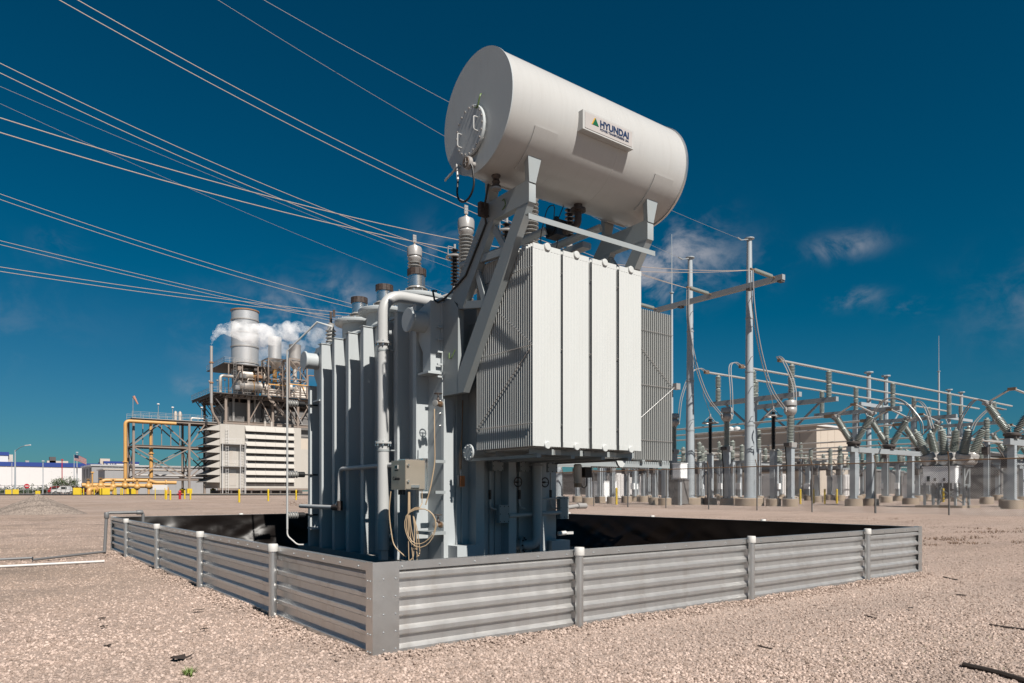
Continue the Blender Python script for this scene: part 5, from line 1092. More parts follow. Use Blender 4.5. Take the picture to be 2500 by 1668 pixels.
def yellow_pipe(pts, r, lab, extra=None, m='yellow_pipe'):
    t = thing('gas_pipe', lab, 'pipe', tuple(pts[0]), 'yellow gas pipes'); MB().path(rounded(pts, r * 2.6, 7), r, 14).build('pipe', m, t)
    for p, ax in (extra or []):
        MB().lathe([(r * 1.02, -.12), (r * 1.6, -.11), (r * 1.6, .11), (r * 1.02, .12)], p, ax, 14).build('pipe_flange', m, t)
    return t
x306 = at_y(306, 1200, 154.5).x; x369 = at_y(369, 1200, 157).x; x310 = at_y(430, 1200, 154.8).x
yellow_pipe([(x306, 154.5, 1.6), (x306, 154.5, 15.3), (x310, 154.8, 15.3)], .34, 'yellow riser pipe bent over the top left of the rack', [((x306, 154.5, 7), (0, 0, 1))])
yellow_pipe([(x369, 157, 1.8), (x369, 157, 15.5)], .36, 'straight yellow riser pipe inside the rack', [((x369, 157, 9), (0, 0, 1))])
yellow_pipe([(x306 - 5, 152, 1.6), (x306 - 4.4, 152, 3.2), (x306 + 4, 152, 3.2), (x306 + 5, 152, 2.8), (x306 + 9, 152, 2.8)], .36, 'long yellow pipe run at the foot of the rack', [((x306 + 1, 152, 3.2), (1, 0, 0)), ((x306 + 7, 152, 2.8), (1, 0, 0))])
yellow_pipe([(x306 - 8, 151, 2.2), (x306 - 2, 151, 2.2), (x306 + 7, 151, 2.0), (x306 + 7, 151, .4)], .42, 'low yellow manifold pipe left of the rack foot', [((x306 - 5, 151, 2.2), (1, 0, 0)), ((x306 - 1, 151, 2.2), (1, 0, 0)), ((x306 + 4, 151, 2.1), (1, 0, 0))])
for k in range(6):
    x = x306 - 7 + k * 2.1; t = thing('gas_valve', ORD[k] + ' yellow valve body of the manifold, counted from the left', 'valve', (x, 150.2, .4), 'yellow valves of the manifold')
    MB().sphere((x, 150.2, 1.9 + .2 * (k % 2)), .62, 12, 8).tube((x, 150.2, .3), (x, 150.2, 1.7), .22, 10).build('valve_body', 'yellow_pipe', t); MB().lathe([(.3, 0), (.3, .5), (.12, .55), (.12, .9), (.45, .92), (.45, .98), (.05, 1.0)], (x, 150.2, 2.4 + .2 * (k % 2)), n=12).build('valve_bonnet', 'yellow_pipe', t)
p0 = at(217, 1206, 118); p1 = at(273, 1206, 122)
yellow_pipe([(p0.x, p0.y, .3), (p0.x, p0.y, 1.35), (p1.x, p1.y, 1.35)], .38, 'low yellow elbow pipe beside the parked cars', [((p0.x * .4 + p1.x * .6, p0.y * .4 + p1.y * .6, 1.35), (p1 - p0)), ((p0.x * .7 + p1.x * .3, p0.y * .7 + p1.y * .3, 1.35), (p1 - p0))])
def hrsg():
    t = thing('boiler_structure', 'tall steel boiler structure with platforms and drums behind the filter house', 'structure', (48, 165, .36)); zd = 22.4
    X0, X1, Y0, Y1 = 41.0, 74, 158.0, 176.0
    xs = [41.5, 46.5, 52, 58, 64, 70]
    for x in xs:
        for y in (Y0, Y1): MB().ibeam((x, y, .3), (x, y, zd), .5, .5, .08, (0, 1, 0)).build('column', 'plant_steel', t)
    for y in (Y0, Y1):
        for z in (zd, 16.5): MB().ibeam((X0, y, z), (X1, y, z), .4, .7, .08).build('beam', 'plant_steel', t)
        for a, b in zip(xs[1:], xs[2:]): member(t, (a, y, 16.8), ((a + b) / 2, y, zd - .3), .22); member(t, (b, y, 16.8), ((a + b) / 2, y, zd - .3), .22)
    MB().bx(X0 - 2.5, X1, Y0 - 1.2, Y1, zd + .36, zd + .55).build('platform', 'plant_dark', t); rail(t, [(X0 - 2.5, Y1), (X0 - 2.5, Y0 - 1.2), (X1, Y0 - 1.2)], zd + .55, 1.2, 1.3)
    for k in range(9): MB().ibeam((X0 - 2.3 + k * 1.4, Y0 - 1, zd + .1), (X0 - 2.3 + k * 1.4, Y1, zd + .1), .2, .4, .05).build('joist', 'plant_dark', t)
    for k in range(6): member(t, (X0 - 2.2, Y0 + k * 3, zd), (X0 + .5, Y0 + k * 3, zd - 3.5), .2, 'bracket', 'plant_dark')
    for k in range(7): x = 42.3 + k * 1.6; MB().tube((x, Y0 + 1.5 + k % 3, 12), (x, Y0 + 1.5 + k % 3, zd), .22 + .06 * (k % 2), 8).build('downpipe', ('plant_dark', 'stack_grey', 'plant_steel')[k % 3], t)
    MB().bx(50.5, 74, Y0 + 1.2, Y1 - 1, 12.0, 20.3).build('casing', 'plant_panel', t); MB().bx(43, 50.4, Y0 + 3, Y1 - 1, 10, 21.5).build('casing', 'plant_panel', t)
    for z in (14.2, 16.9, 18.6): MB().bx(50.5, 74, Y0 + 1.0, Y0 + 1.19, z, z + .18).build('casing_seam', 'stack_grey', t)
    for k in range(5): x = 53 + k * 3.4; member(t, (x, Y0 - .3, zd - .4), (x + 2.6, Y0 - .3, 17.0), .2, 'brace', 'stack_grey' if k % 2 else 'plant_steel')
    MB().bx(49.5, 76, Y0 - .5, Y0 + 1.1, 10.2, 13.6).build('brick_casing', 'tan_siding', t)
    for k in range(3): MB().tube((49, Y0 - 1.5 - .1 * k, zd + .9 + .55 * k), (76, Y0 - 1.5 - .1 * k, zd + .9 + .55 * k), .34 - .05 * k, 12).build('steam_main', 'insulation', t)
    for k, (px, z0, z1) in enumerate(((647, 11, 20), (663, 11, 18.5))): x = at_y(px, 1200, Y0 - 2).x; MB().tube((x, Y0 - 2, z0), (x, Y0 - 2, z0 + 6), .28, 10).build('vent_pipe', 'insulation', t)
    # drums under the stack
    for k, (x0, x1, z, r) in enumerate(((44.5, 51.5, 25.0, 1.25), (44.8, 51.3, 27.8, 1.15), (53.2, 56.5, 25.5, 1.2), (58.0, 61.5, 25.0, 1.3), (62.5, 66.5, 25.2, 1.1))):
        MB().lathe([(.05, -.5), (r * .7, -.3), (r, 0), (r, x1 - x0), (r * .7, x1 - x0 + .3), (.05, x1 - x0 + .5)], (x0, Y0 + .6 + k % 2, z), (1, 0, 0), 18).build('drum', 'insulation', t)
        for q in range(3): MB().lathe([(r + .01, 0), (r + .07, .01), (r + .07, .22), (r + .01, .23)], (x0 + .8 + q * 2.2 if x1 - x0 > 5 else x0 + .5 + q, Y0 + .6 + k % 2, z), (1, 0, 0), 18).build('drum_band', ('stack_grey', 'yellow_pipe', 'stack_grey')[q], t)
    MB().bx(41.0, 54.5, Y0 - .6, 172, 29.6, 29.8).build('platform', 'plant_dark', t); rail(t, [(41.0, 172), (41.0, Y0 - .6), (54.5, Y0 - .6), (54.5, 172)], 29.8, 1.2, 1.1)
    for x in (42.0, 45.0, 48.5, 52, 54.2): MB().ibeam((x, Y0 - .4, zd), (x, Y0 - .4, 29.6), .25, .25, .05, (0, 1, 0)).build('column', 'plant_steel', t)
    for a, b in ((42, 45), (48.5, 52)): member(t, (a, Y0 - .4, zd + .6), (b, Y0 - .4, 29.4), .14); 
    ladder(t, 43.2, Y0 - 1.0, zd, 30.6, 'stack_grey'); ladder(t, 53.4, Y0 - 1.0, zd, 30.6, 'stack_grey')
    for k in range(12): x = 44 + (k * 2.37) % 22; z0 = zd + .6; MB().path(rounded([(x, Y0 + .2, z0), (x, Y0 + .2, z0 + 2 + (k * 1.7) % 4), (x + 1.5, Y0 + .3, z0 + 2 + (k * 1.7) % 4)], .4), .10 + .03 * (k % 3), 8).build('riser_pipe', ('stack_grey', 'insulation', 'plant_steel', 'rust')[k % 4], t)
    MB().path(rounded([(40.2, Y0 - .5, zd + .5), (40.2, Y0 - .5, zd + 4.4), (43, Y0 - .3, zd + 4.4)], .8), .35, 12).build('riser_pipe', 'insulation', t)
    for k in range(14): x = 42 + (k * 3.11) % 13; z = zd + .8 + (k * 1.91) % 6; MB().bx(x, x + .7 + (k % 3) * .3, Y0 - .5, Y0 + .2, z, z + .5 + (k % 2) * .4).build('equipment_box', ('stack_grey', 'plant_dark', 'rust', 'white_paint', 'plant_steel')[k % 5], t)
    # stairs between the platforms
    MB().bar((55.5, Y0 - 1.6, 17.5), (50.5, Y0 - 1.6, zd + .4), .12, .5).bar((55.5, Y0 - .8, 17.5), (50.5, Y0 - .8, zd + .4), .12, .5).build('stair_flight', 'plant_steel', t)
    for k in range(3): MB().lathe([(.05, 0), (.3, .1), (.27, .35), (.03, .4)], (41 - k * 1.6, Y0 - 1.1, zd + 3.2 - .3 * k), n=10).tube((41 - k * 1.6, Y0 - 1.1, zd + .5), (41 - k * 1.6, Y0 - 1.1, zd + 3.2 - .3 * k), .05, 5).build('lamp_post', 'stack_grey', t)
hrsg()
def stack(px, pyt, pyb, d, r, lab, m, bands, rim=True):
    p = at(px, pyt, d); zb = at(px, pyb, d).z; t = thing('exhaust_stack', lab, 'stack', (p.x, p.y, zb)); c = (p.x, p.y, 0)
    MB().lathe([(r, zb), (r, p.z)], c, n=48).build('shell', m, t)
    for q in bands: z = zb + (p.z - zb) * q; MB().lathe([(r + .005, z), (r + .14, z + .02), (r + .14, z + .28), (r + .005, z + .3)], c, n=48).build('band', 'stack_grey', t)
    if rim: MB().lathe([(r + .005, p.z - .3), (r + .16, p.z - .25), (r + .16, p.z + .02), (r - .2, p.z + .03), (r - .25, p.z - .5)], c, n=48).build('rim', 'rust', t)
    return p, zb, t
p, zb, t = stack(598, 760, 912, 168, 3.05, 'widest silver exhaust stack with a rusty rim', 'stack_metal', (.14, .40, .62, .83)); MB().lathe([(2.6, -6), (3.05, 0)], (p.x, p.y, zb), n=32).build('transition', 'stack_grey', t)
def vent_stack(px, pyt, lab, r, m, d):
    p, zb, t = stack(px, pyt, 885, d, r, lab, m, (.05,), False); zf = at(px, 975, d).z; x, y = p.x, p.y; w = r * 1.55
    MB().lathe([(r * .35, -1.6), (r * .8, -.7), (r, 0)], (x, y, zb), n=24).build('cone', 'insulation', t); MB().tube((x, y, zb - 4.5), (x, y, zb - 1.5), r * .33, 12).build('throat', 'yellow_pipe' if px < 700 else 'insulation', t)
    cs = [(x - w, y - w), (x + w, y - w), (x + w, y + w), (x - w, y + w)]
    for cx, cy in cs: MB().bar((cx, cy, zf), (cx, cy, zb + .4), .3, .3).build('frame_column', 'plant_steel', t)
    for i in range(4):
        a, b = cs[i], cs[(i + 1) % 4]
        for z in (zb + .4, (zb + zf) / 2): member(t, (*a, z), (*b, z), .22, 'frame_beam')
        member(t, (*a, (zb + zf) / 2), (*b, zb + .3), .16, 'frame_brace'); member(t, (*b, (zb + zf) / 2), (*a, zb + .3), .16, 'frame_brace'); member(t, (*a, zf), (*b, (zb + zf) / 2), .16, 'frame_brace')
    member(t, (x - w, y - w - .1, zf + 3), (x + w, y - w - .1, zf + 3), .25, 'frame_beam', 'yellow_pipe')
vent_stack(671, 824, 'middle sized silver vent stack in a steel frame', 1.45, 'stack_metal', 164); vent_stack(720, 843, 'dull brown grey vent stack next to the transformer', 1.3, 'stack_grey', 160)
p = at(516, 845, 150); t = thing('steam_vent', 'tall thin rusty pipe blowing white steam', 'pipe', (p.x, p.y, 20)); zb = at(516, 985, 150).z
MB().tube((p.x, p.y, zb), (p.x, p.y, p.z), .30, 10).build('vent_pipe', 'stack_grey', t); MB().path(rounded([(p.x, p.y, zb), (p.x + .2, p.y, zb - 2), (p.x + 1.6, p.y, zb - 4), (p.x + 1.8, p.y, zb - 9)], 1), .28, 10).build('vent_tail', 'plant_steel', t)
for q in (.35, .7): MB().lathe([(.31, 0), (.45, .02), (.45, .3), (.31, .32)], (p.x, p.y, zb + (p.z - zb) * q), n=10).build('vent_collar', 'rust', t)
# ---- steam
def steam(name, lab, blobs, dens, seed):
    rnd = random.Random(seed); mb = MB()
    for px, py, r, d in blobs:
        c = at(px, py, d); R_ = r * d / F
        mb.sphere(c, R_, 12, 8)
        for k in range(7): a = Vector((rnd.gauss(0, 1), rnd.gauss(0, .7), rnd.gauss(0, 1))).normalized() * R_ * .75; mb.sphere(c + a, R_ * rnd.uniform(.35, .6), 8, 6)
    o0 = mb.build(name, 'white_paint', None, tuple(at(blobs[0][0], blobs[0][1], blobs[0][3])))
    md = o0.modifiers.new('r', 'REMESH'); md.mode = 'VOXEL'; md.voxel_size = .28
    bpy.context.view_layer.update(); me = bpy.data.meshes.new_from_object(o0.evaluated_get(bpy.context.evaluated_depsgraph_get())); o0.modifiers.clear(); o0.data = me
    m = bpy.data.materials.new('steam_air'); m.use_nodes = True; tt = m.node_tree; tt.nodes.clear(); mo = tt.nodes.new('ShaderNodeOutputMaterial'); pv = tt.nodes.new('ShaderNodeVolumePrincipled'); tt.links.new(pv.outputs[0], mo.inputs['Volume'])
    pv.inputs['Color'].default_value = (.995, .995, 1, 1); pv.inputs['Anisotropy'].default_value = -.35
    co = tt.nodes.new('ShaderNodeTexCoord'); n = tt.nodes.new('ShaderNodeTexNoise'); n.inputs['Scale'].default_value = .42; n.inputs['Detail'].default_value = 5; n.inputs['Roughness'].default_value = .62; tt.links.new(co.outputs['Object'], n.inputs['Vector'])
    mr = tt.nodes.new('ShaderNodeMapRange'); mr.inputs[1].default_value = .40; mr.inputs[2].default_value = .66; mr.inputs[4].default_value = dens; tt.links.new(n.outputs[0], mr.inputs[0]); tt.links.new(mr.outputs[0], pv.inputs['Density'])
    o0.data.materials.clear(); o0.data.materials.append(m); tag(stuff(o0), lab, 'steam')
steam('steam', 'dense white steam blowing across the widest stack', [(517, 838, 4, 150), (520, 826, 7, 150), (528, 814, 10, 150), (540, 804, 13, 150), (556, 803, 15, 150), (574, 806, 19, 151), (594, 812, 23, 152), (616, 816, 26, 153), (640, 816, 27, 154), (662, 820, 24, 155), (684, 806, 20, 156), (704, 812, 22, 157), (726, 800, 17, 158), (748, 808, 13, 158)], .8, 4)
steam('steam', 'thin drifting steam behind the smaller stacks', [(636, 868, 14, 176), (652, 862, 16, 176), (690, 852, 18, 177), (725, 845, 20, 178), (775, 826, 26, 178)], .20, 8)

# ================================================================ far left: yard, factory, cars
def strip(name, pxs, d0, d1, m, dz):
    v = []; f = []; n = 24
    for d in (d0, d1):
        for k in range(n + 1): p = at(pxs[0] + (pxs[1] - pxs[0]) * k / n, 1200, d); v.append((p.x, p.y, gz(p.x, p.y) + dz))
    for k in range(n): f.append((k, k + 1, n + 2 + k, n + 1 + k))
    return structure(MB().add(v, f).build(name, m))
strip('asphalt_road', (-900, 1000), 116, 147, 'asphalt', .11)
kp = MB()
a, b = at(430, 1200, 141), at(1000, 1200, 141); 
structure(MB().bar((a.x, a.y, .45), (b.x, b.y, .45), .35, .28).build('kerb', 'kerb'))
def pile():
    c = at(92, 1200, 31.5); n, m = 90, 46; v = []; f = []
    for j in range(m + 1):
        s = j / m
        for i in range(n):
            a = 2 * math.pi * i / n; rx, ry = 2.15, 1.5; x = c.x + (CS * rx * math.cos(a) + SN * ry * math.sin(a)) * s; y = c.y + (-SN * rx * math.cos(a) + CS * ry * math.sin(a)) * s
            h = .86 * max(0, 1 - s ** 1.25) * (1 - .10 * math.cos(2 * a)) + .05 * noise.noise((x * 1.1, y * 1.1, 0)) * (1 - s) + .012 * noise.noise((x * 9, y * 9, 3)) + .016 * noise.noise((x * 23, y * 23, 5))
            v.append((x, y, h - .05))
    for j in range(m):
        for i in range(n): f.append((j * n + i, j * n + (i + 1) % n, (j + 1) * n + (i + 1) % n, (j + 1) * n + i))
    tag(MB().add(v, f).build('gravel_pile', 'pile_gravel', None, (c.x, c.y, 0)), 'low heap of grey gravel at the left edge of the yard', 'gravel pile')
pile()
# sign board, bollards and hydrant on the gravel
p, q = at(379, 1200, 74), at(403, 1200, 74); z0 = gz(p.x, p.y); t = thing('notice_board', 'blank white notice board on two yellow legs', 'sign', tuple((p + q) / 2 - Vector((0, 0, 1 - z0))))
for c in (p, q): MB().tube((c.x, c.y, z0 - .1), (c.x, c.y, 1.35), .045, 8).build('leg', 'yellow_paint', t)
MB().bar((p.x - .2, p.y + .15, 1.43), (q.x + .2, q.y - .15, 1.43), .04, .52).build('board', 'white_paint', t)
for k, (px, d, h) in enumerate(((406, 74, .86), (416, 71, .9), (451, 76, .86), (465, 73, .95), (584, 60, 1.02), (655, 66, 1.02), (723, 72, .95))):
    p = at(px, 1200, d); z0 = gz(p.x, p.y); tag(MB().tube((p.x, p.y, z0 - .1), (p.x, p.y, z0 + h), .085, 12).sphere((p.x, p.y, z0 + h), .085, 12, 6).build('bollard', 'yellow_paint', None, (p.x, p.y, z0)), ('yellow bollard touching the white notice board', 'yellow bollard between the notice board and the red hydrant', 'yellow bollard just right of the red hydrant', 'second yellow bollard right of the red hydrant', 'yellow bollard in front of the filter house ladders', 'yellow bollard in front of the filter house hoods', 'yellow bollard behind the thin grounding pipe')[k], 'bollard', 'yellow bollards on the gravel')
p = at(439, 1200, 74); z0 = gz(p.x, p.y); t = thing('fire_hydrant', 'red fire hydrant standing among yellow bollards', 'hydrant', (p.x, p.y, z0)); MB().lathe([(.12, 0), (.12, .7), (.17, .72), (.17, .76), (.14, .8), (.1, .9), (.03, .95)], (p.x, p.y, z0), n=14).build('barrel', 'red_paint', t); MB().tube((p.x - .2, p.y + .15, z0 + .55), (p.x + .2, p.y - .15, z0 + .55), .06, 10).build('outlet', 'red_paint', t)
for k, (px, w, h, d) in enumerate(((187, .55, .85, 118), (252, .6, .7, 119), (258, .55, .75, 117), (38, .5, .65, 140), (20, .5, .6, 140), (92, .4, .35, 140))):
    p = at(px, 1200, d); z0 = gz(p.x, p.y); tag(MB().bx(p.x - w, p.x + w, p.y - w, p.y + w, z0, z0 + h + .4).build('barrier_block', 'yellow_paint', None, (p.x, p.y, z0)), ('big yellow block left of the elbow pipe', 'left of two yellow blocks under the low pipe', 'right of two yellow blocks under the low pipe', 'yellow block at the foot of the street lamp', 'yellow block at the gate left of the street lamp', 'small yellow block below the white factory wall')[k], 'block', 'yellow barrier blocks')
for k, px in enumerate((198, 204, 230, 245, 279, 283, 295, 299)):
    p = at(px, 1200, 117); z0 = gz(p.x, p.y); tag(MB().tube((p.x, p.y, z0 - .1), (p.x, p.y, z0 + 1.05), .10, 10).sphere((p.x, p.y, z0 + 1.05), .10, 10, 6).build('bollard', 'yellow_paint', None, (p.x, p.y, z0)), ORD[k] + ' from the left of the yellow bollards along the low pipe', 'bollard', 'yellow bollards along the low pipe')
# street lamp, flag, poles
p = at(37, 1200, 140); t = thing('street_lamp', 'grey street lamp with a curved arm at the far left', 'street lamp', (p.x, p.y, .36)); zt = at(37, 1099, 140).z; e = at(62, 1088, 138); e2 = at(74, 1086.5, 137.5)
MB().tube((p.x, p.y, .3), (p.x, p.y, zt), .17, 10, .11).build('post', 'far_pole_steel', t); MB().path(rounded([(p.x, p.y, zt - .2), ((p.x + e.x) / 2, (p.y + e.y) / 2, e.z - .25), (e.x, e.y, e.z)], 1), .06, 8).build('arm', 'far_pole_steel', t); MB().bar(e, e2, .3, .16).build('lamp_head', 'white_paint', t)
def lightpole(px, py, d, lab, m='far_pole_steel', r=.1):
    p = at(px, py, d); z0 = gz(p.x, p.y); t = thing('light_pole', lab, 'pole', (p.x, p.y, z0), 'poles before the factory'); MB().tube((p.x, p.y, z0), (p.x, p.y, p.z), r, 8).build('post', m, t); MB().bx(p.x - .25, p.x + .25, p.y - .25, p.y + .25, p.z, p.z + .25).build('post_top', m, t)
lightpole(29, 1128, 170, 'thin pole against the white factory left of the street lamp', r=.06); lightpole(105, 1127, 165, 'grey light pole in the middle of the white factory wall', r=.09); lightpole(151.5, 1124, 175, 'dark pole above the bush', 'red_paint', .1); lightpole(188, 1106, 178, 'taller bare pole just right of the flag pole', r=.11); lightpole(225.5, 1155, 130, 'orange post in front of the grey shed', 'yellow_pipe', .13)
p = at(181, 1110, 176); t = thing('flag_pole', 'flag pole with a striped flag by the parked cars', 'flag', (p.x, p.y, .36)); MB().tube((p.x, p.y, .3), (p.x, p.y, p.z), .08, 8).build('pole', 'far_pole_steel', t)
def flag():
    e = at(210, 1126, 174); d = Vector((e.x - p.x, e.y - p.y, 0)); z1 = p.z - .05; nu, ns = 14, 13
    def pt(u, v): 
        w = .12 * math.sin(u * 7 + v) * u; return Vector((p.x, p.y, 0)) + d * u + Vector((-d.y, d.x, 0)).normalized() * w + Vector((0, 0, z1 - (.15 + 1.05 * u ** .8) * .95 * u - v * 1.45))
    for s in range(ns):
        mb = MB(); v = []; f = []
        for th in (0, .012):
            for i in range(nu + 1):
                for vv in (s / ns, (s + 1) / ns): v.append(pt(i / nu, vv) + Vector((-d.y, d.x, 0)).normalized() * th)
        m = 2 * (nu + 1)
        for i in range(nu): a = i * 2; f += [(a, a + 1, a + 3, a + 2), (m + a, m + a + 2, m + a + 3, m + a + 1), (a, a + 2, m + a + 2, m + a), (a + 1, m + a + 1, m + a + 3, a + 3)]
        mb.add(v, f).build('stripe', 'red_paint' if s % 2 == 0 else 'white_paint', t)
    mb = MB(); v = []; f = []; nn = Vector((-d.y, d.x, 0)).normalized()
    for i in range(7):
        for vv in (0, 7 / 13): v.append(pt(i / nu * .9, vv) - nn * .015)
        for vv in (0, 7 / 13): v.append(pt(i / nu * .9, vv) + nn * .03)
    for i in range(6): a = i * 4; f += [(a, a + 1, a + 5, a + 4), (a + 2, a + 6, a + 7, a + 3), (a, a + 4, a + 6, a + 2), (a + 1, a + 3, a + 7, a + 5)]
    mb.add(v, f).build('canton', 'sign_navy', t)
flag()
# factory, sheds
p = at(246, 1200, 240); W = thing('factory', 'long white factory hall with a blue band along its roof', 'building', (p.x, p.y, .3)); x1, y = p.x, p.y; x0 = x1 - 110; zt = at(120, 1131, 235).z
MB().bx(x0, x1, y, y + 40, .2, zt - 1.35).build('wall', 'factory_white', W); MB().bx(x0 - .2, x1 + .2, y - .25, y + 40, zt - 1.349, zt).build('roof_band', 'factory_blue', W)
for k in range(18): MB().bx(x0 + k * 6, x0 + k * 6 + .12, y - .08, y - .005, .2, zt - 1.36).build('wall_seam', 'factory_white', W)
q = at_y(20, 1104, y + 6); MB().bx(x0, q.x, y + 6, y + 30, zt, q.z - 1.1).build('upper_block', 'factory_white', W); MB().bx(x0, q.x + .2, y + 5.8, y + 30, q.z - 1.099, q.z).build('upper_band', 'factory_blue', W)
for k, (px, w, h, m) in enumerate(((128, .9, 2.2, 'plant_dark'), (140, 3, .9, 'tan_siding'), (24, .8, 2.6, 'insulation'), (66, .5, .8, 'stack_grey'))): q = at_y(px, 1200, y + 8); MB().bx(q.x - w, q.x + w, y + 7, y + 9, zt + .005, zt + h).build('roof_unit', m, W)
p = at(224, 1200, 200); t = thing('metal_shed', 'grey ribbed metal shed behind the yellow pipes', 'building', (p.x, p.y, .3)); zt = at(224, 1138, 200).z; x, y = p.x, p.y
MB().bx(x, x + 46, y, y + 22, .2, zt).build('wall', 'metal_siding', t); MB().bx(x - .3, x + 46.3, y - .3, y + 22, zt + .002, zt + .5).build('roof_edge', 'stack_metal', t)
for k in range(30): MB().bx(x + .5 + k * 1.5, x + .65 + k * 1.5, y - .08, y - .005, .2, zt - .02).build('siding_rib', 'metal_siding', t)
for k in range(3): MB().bx(x - .07, x - .005, y + 2 + k * 6.5, y + 5 + k * 6.5, 1.0, zt - .6).build('side_panel', 'plant_panel', t)
p = at(256, 1200, 185); t = thing('lean_to_shed', 'lower grey lean-to shed in front of the ribbed shed', 'building', (p.x, p.y, .3)); zt = at(256, 1147, 185).z; x, y = p.x, p.y
MB().bx(x, x + 20, y, y + 12, .2, zt).build('wall', 'metal_siding', t); MB().bx(x - .4, x + 20.2, y - .2, y + 12, zt + .002, zt + .3).build('roof_edge', 'insulation', t)
for k in range(13): MB().bx(x + .5 + k * 1.5, x + .65 + k * 1.5, y - .08, y - .005, .2, zt - .02).build('siding_rib', 'metal_siding', t)
MB().bx(x - 4, x - .005, y + 1, y + 11, 3.0, 3.3).bx(x - 3.9, x - 3.7, y + 1, y + 1.2, .3, 3.0).bx(x - 3.9, x - 3.7, y + 10.8, y + 11, .3, 3.0).build('canopy', 'plant_dark', t); MB().bx(x - .06, x - .005, y + 3, y + 9, .3, 2.9).build('door_opening', 'glass_dark', t)
p = at(254, 1200, 265); t = thing('lettered_hall', 'white hall with a blue band and blue letters behind the sheds', 'building', (p.x, p.y, .3)); x, y = p.x, p.y; q = at_y(339, 1200, y); zt = at(254, 1126, 265).z
MB().bx(x, q.x, y, y + 14, .2, zt - .75).build('wall', 'factory_white', t); MB().bx(x - .1, q.x + .1, y - .15, y + 14, zt - .749, zt).build('roof_band', 'factory_blue', t); MB().bx(x - 1, x + 2.2, y + 2, y + 4, 5, zt + 1.0).build('roof_unit', 'tan_siding', t)
me = text_mesh("'RAY'", 1.75, 'wall_letters', .05); me.materials.append(M['factory_blue']); o = bpy.data.objects.new('wall_letters', me); COL.objects.link(o); o.parent = t; o.matrix_local = Matrix.Translation((.15, -.1, zt - 2.15 - .3)) @ Matrix(((1, 0, 0, 0), (0, 0, -1, 0), (0, 1, 0, 0), (0, 0, 0, 1)))
# cars
def car(px, d, lab, m, L_, truck=False, yaw=0):
    p = at(px, 1200, d); z0 = gz(p.x, p.y) + .04; t = thing('parked_car', lab, 'car', (0, 0, 0), 'cars parked by the factory')
    h = 1.75 if truck else 1.7; prof = [(-L_ / 2, .45), (-L_ / 2, .95), (-L_ / 2 + .25, 1.08)] + ([(-.25 * L_, 1.1), (-.12 * L_, h), (.14 * L_, h), (.22 * L_, 1.08)] if truck else [(-L_ / 2 + .5, h - .1), (-.25 * L_, h), (.1 * L_, h), (.25 * L_, 1.08)]) + [(L_ / 2 - .25, 1.0), (L_ / 2, .85), (L_ / 2, .42)]
    MB().prism(prof, 'y', -.9, .9).build('body', m, t)
    for s in (-1, 1):
        MB().bx(-.10 * L_ if truck else -.33 * L_, .13 * L_, s * .905 - .004, s * .905 + .004, 1.1, h - .16).build('side_window', 'glass_dark', t)
        for x in (-.31 * L_, .31 * L_):
            wq = MB().tube((x, s * .68, .36), (x, s * .93, .36), .36, 18).build('wheel', 'tyre', t); MB().tube((x, s * .931, .36), (x, s * .945, .36), .22, 14).build('rim', 'aluminium', wq)
        MB().bx(L_ / 2 - .02, L_ / 2 + .02, s * .7 - .15, s * .7 + .15, .68, .82).build('headlight', 'white_paint', t); MB().bx(-L_ / 2 - .02, -L_ / 2 + .02, s * .75 - .1, s * .75 + .1, .7, .95).build('tail_light', 'red_paint', t)
    t.location = (p.x, p.y, z0); t.rotation_euler = (0, 0, yaw)
car(160, 158, 'white pickup truck parked in front of the bush', 'car_white', 5.2, True, -.55); car(148, 163, 'bright red car behind the white pickup truck', 'car_red', 4.6, False, -.5); car(198, 168, 'dark maroon car right of the white pickup truck', 'car_maroon', 4.8, False, -.6); car(217, 168, 'dark maroon car beside the grey shed', 'car_maroon', 4.8, False, -.6)
# bush-like tree with leaves
def tree(px, d, w, h, lab, seed, n=2600, name='small_tree', m='leaf_green', zlow=.25):
    rnd = random.Random(seed); p = at(px, 1200, d); z0 = gz(p.x, p.y); t = thing(name, lab, 'tree' if 'tree' in name else 'shrub', (p.x, p.y, z0)); tr = MB()
    for k in range(6):
        a = rnd.uniform(0, 6.28); e = Vector((p.x + math.cos(a) * w * .33, p.y + math.sin(a) * w * .33, z0 + h * .68)); tr.path([(p.x + math.cos(a) * .1, p.y + math.sin(a) * .1, z0 - .1), (p.x + math.cos(a) * .35, p.y + math.sin(a) * .35, z0 + h * .3), e], .07, 6)
    tr.build('trunk', 'bark', t); mb = MB(); cl = [(rnd.uniform(-.42, .42) * w, rnd.uniform(-.42, .42) * w, rnd.uniform(zlow + .15, .8) * h, rnd.uniform(.12, .2) * w) for k in range(16)]
    for k in range(n):
        c = rnd.choice(cl); v = Vector((rnd.gauss(0, .5), rnd.gauss(0, .5), rnd.gauss(0, .42))) * c[3]; q = Vector((p.x + c[0], p.y + c[1], z0 + c[2])) + v; q.z = max(q.z, z0 + .1)
        a = Vector((rnd.gauss(0, 1), rnd.gauss(0, 1), rnd.gauss(0, .6))).normalized() * .13; b = Vector((rnd.gauss(0, 1), rnd.gauss(0, 1), rnd.gauss(0, 1))).normalized() * .10
        mb.add([q - a, q + b, q + a, q - b], [(0, 1, 2, 3)])
    cr = stuff(mb.build('crown', m, t))
tree(158, 172, 5.6, 4.2, 'round green tree behind the white pickup truck', 1)
for k, (px, w, h) in enumerate(((108, 1.8, 1.9), (120, 2.2, 2.0), (136, 2.4, 2.6))): tree(px, 168, w, h, ('leftmost dark shrub below the white factory wall', 'middle dark shrub below the white factory wall', 'dark shrub touching the round tree')[k], 20 + k, 700, 'shrub', 'shrub_green', .0)
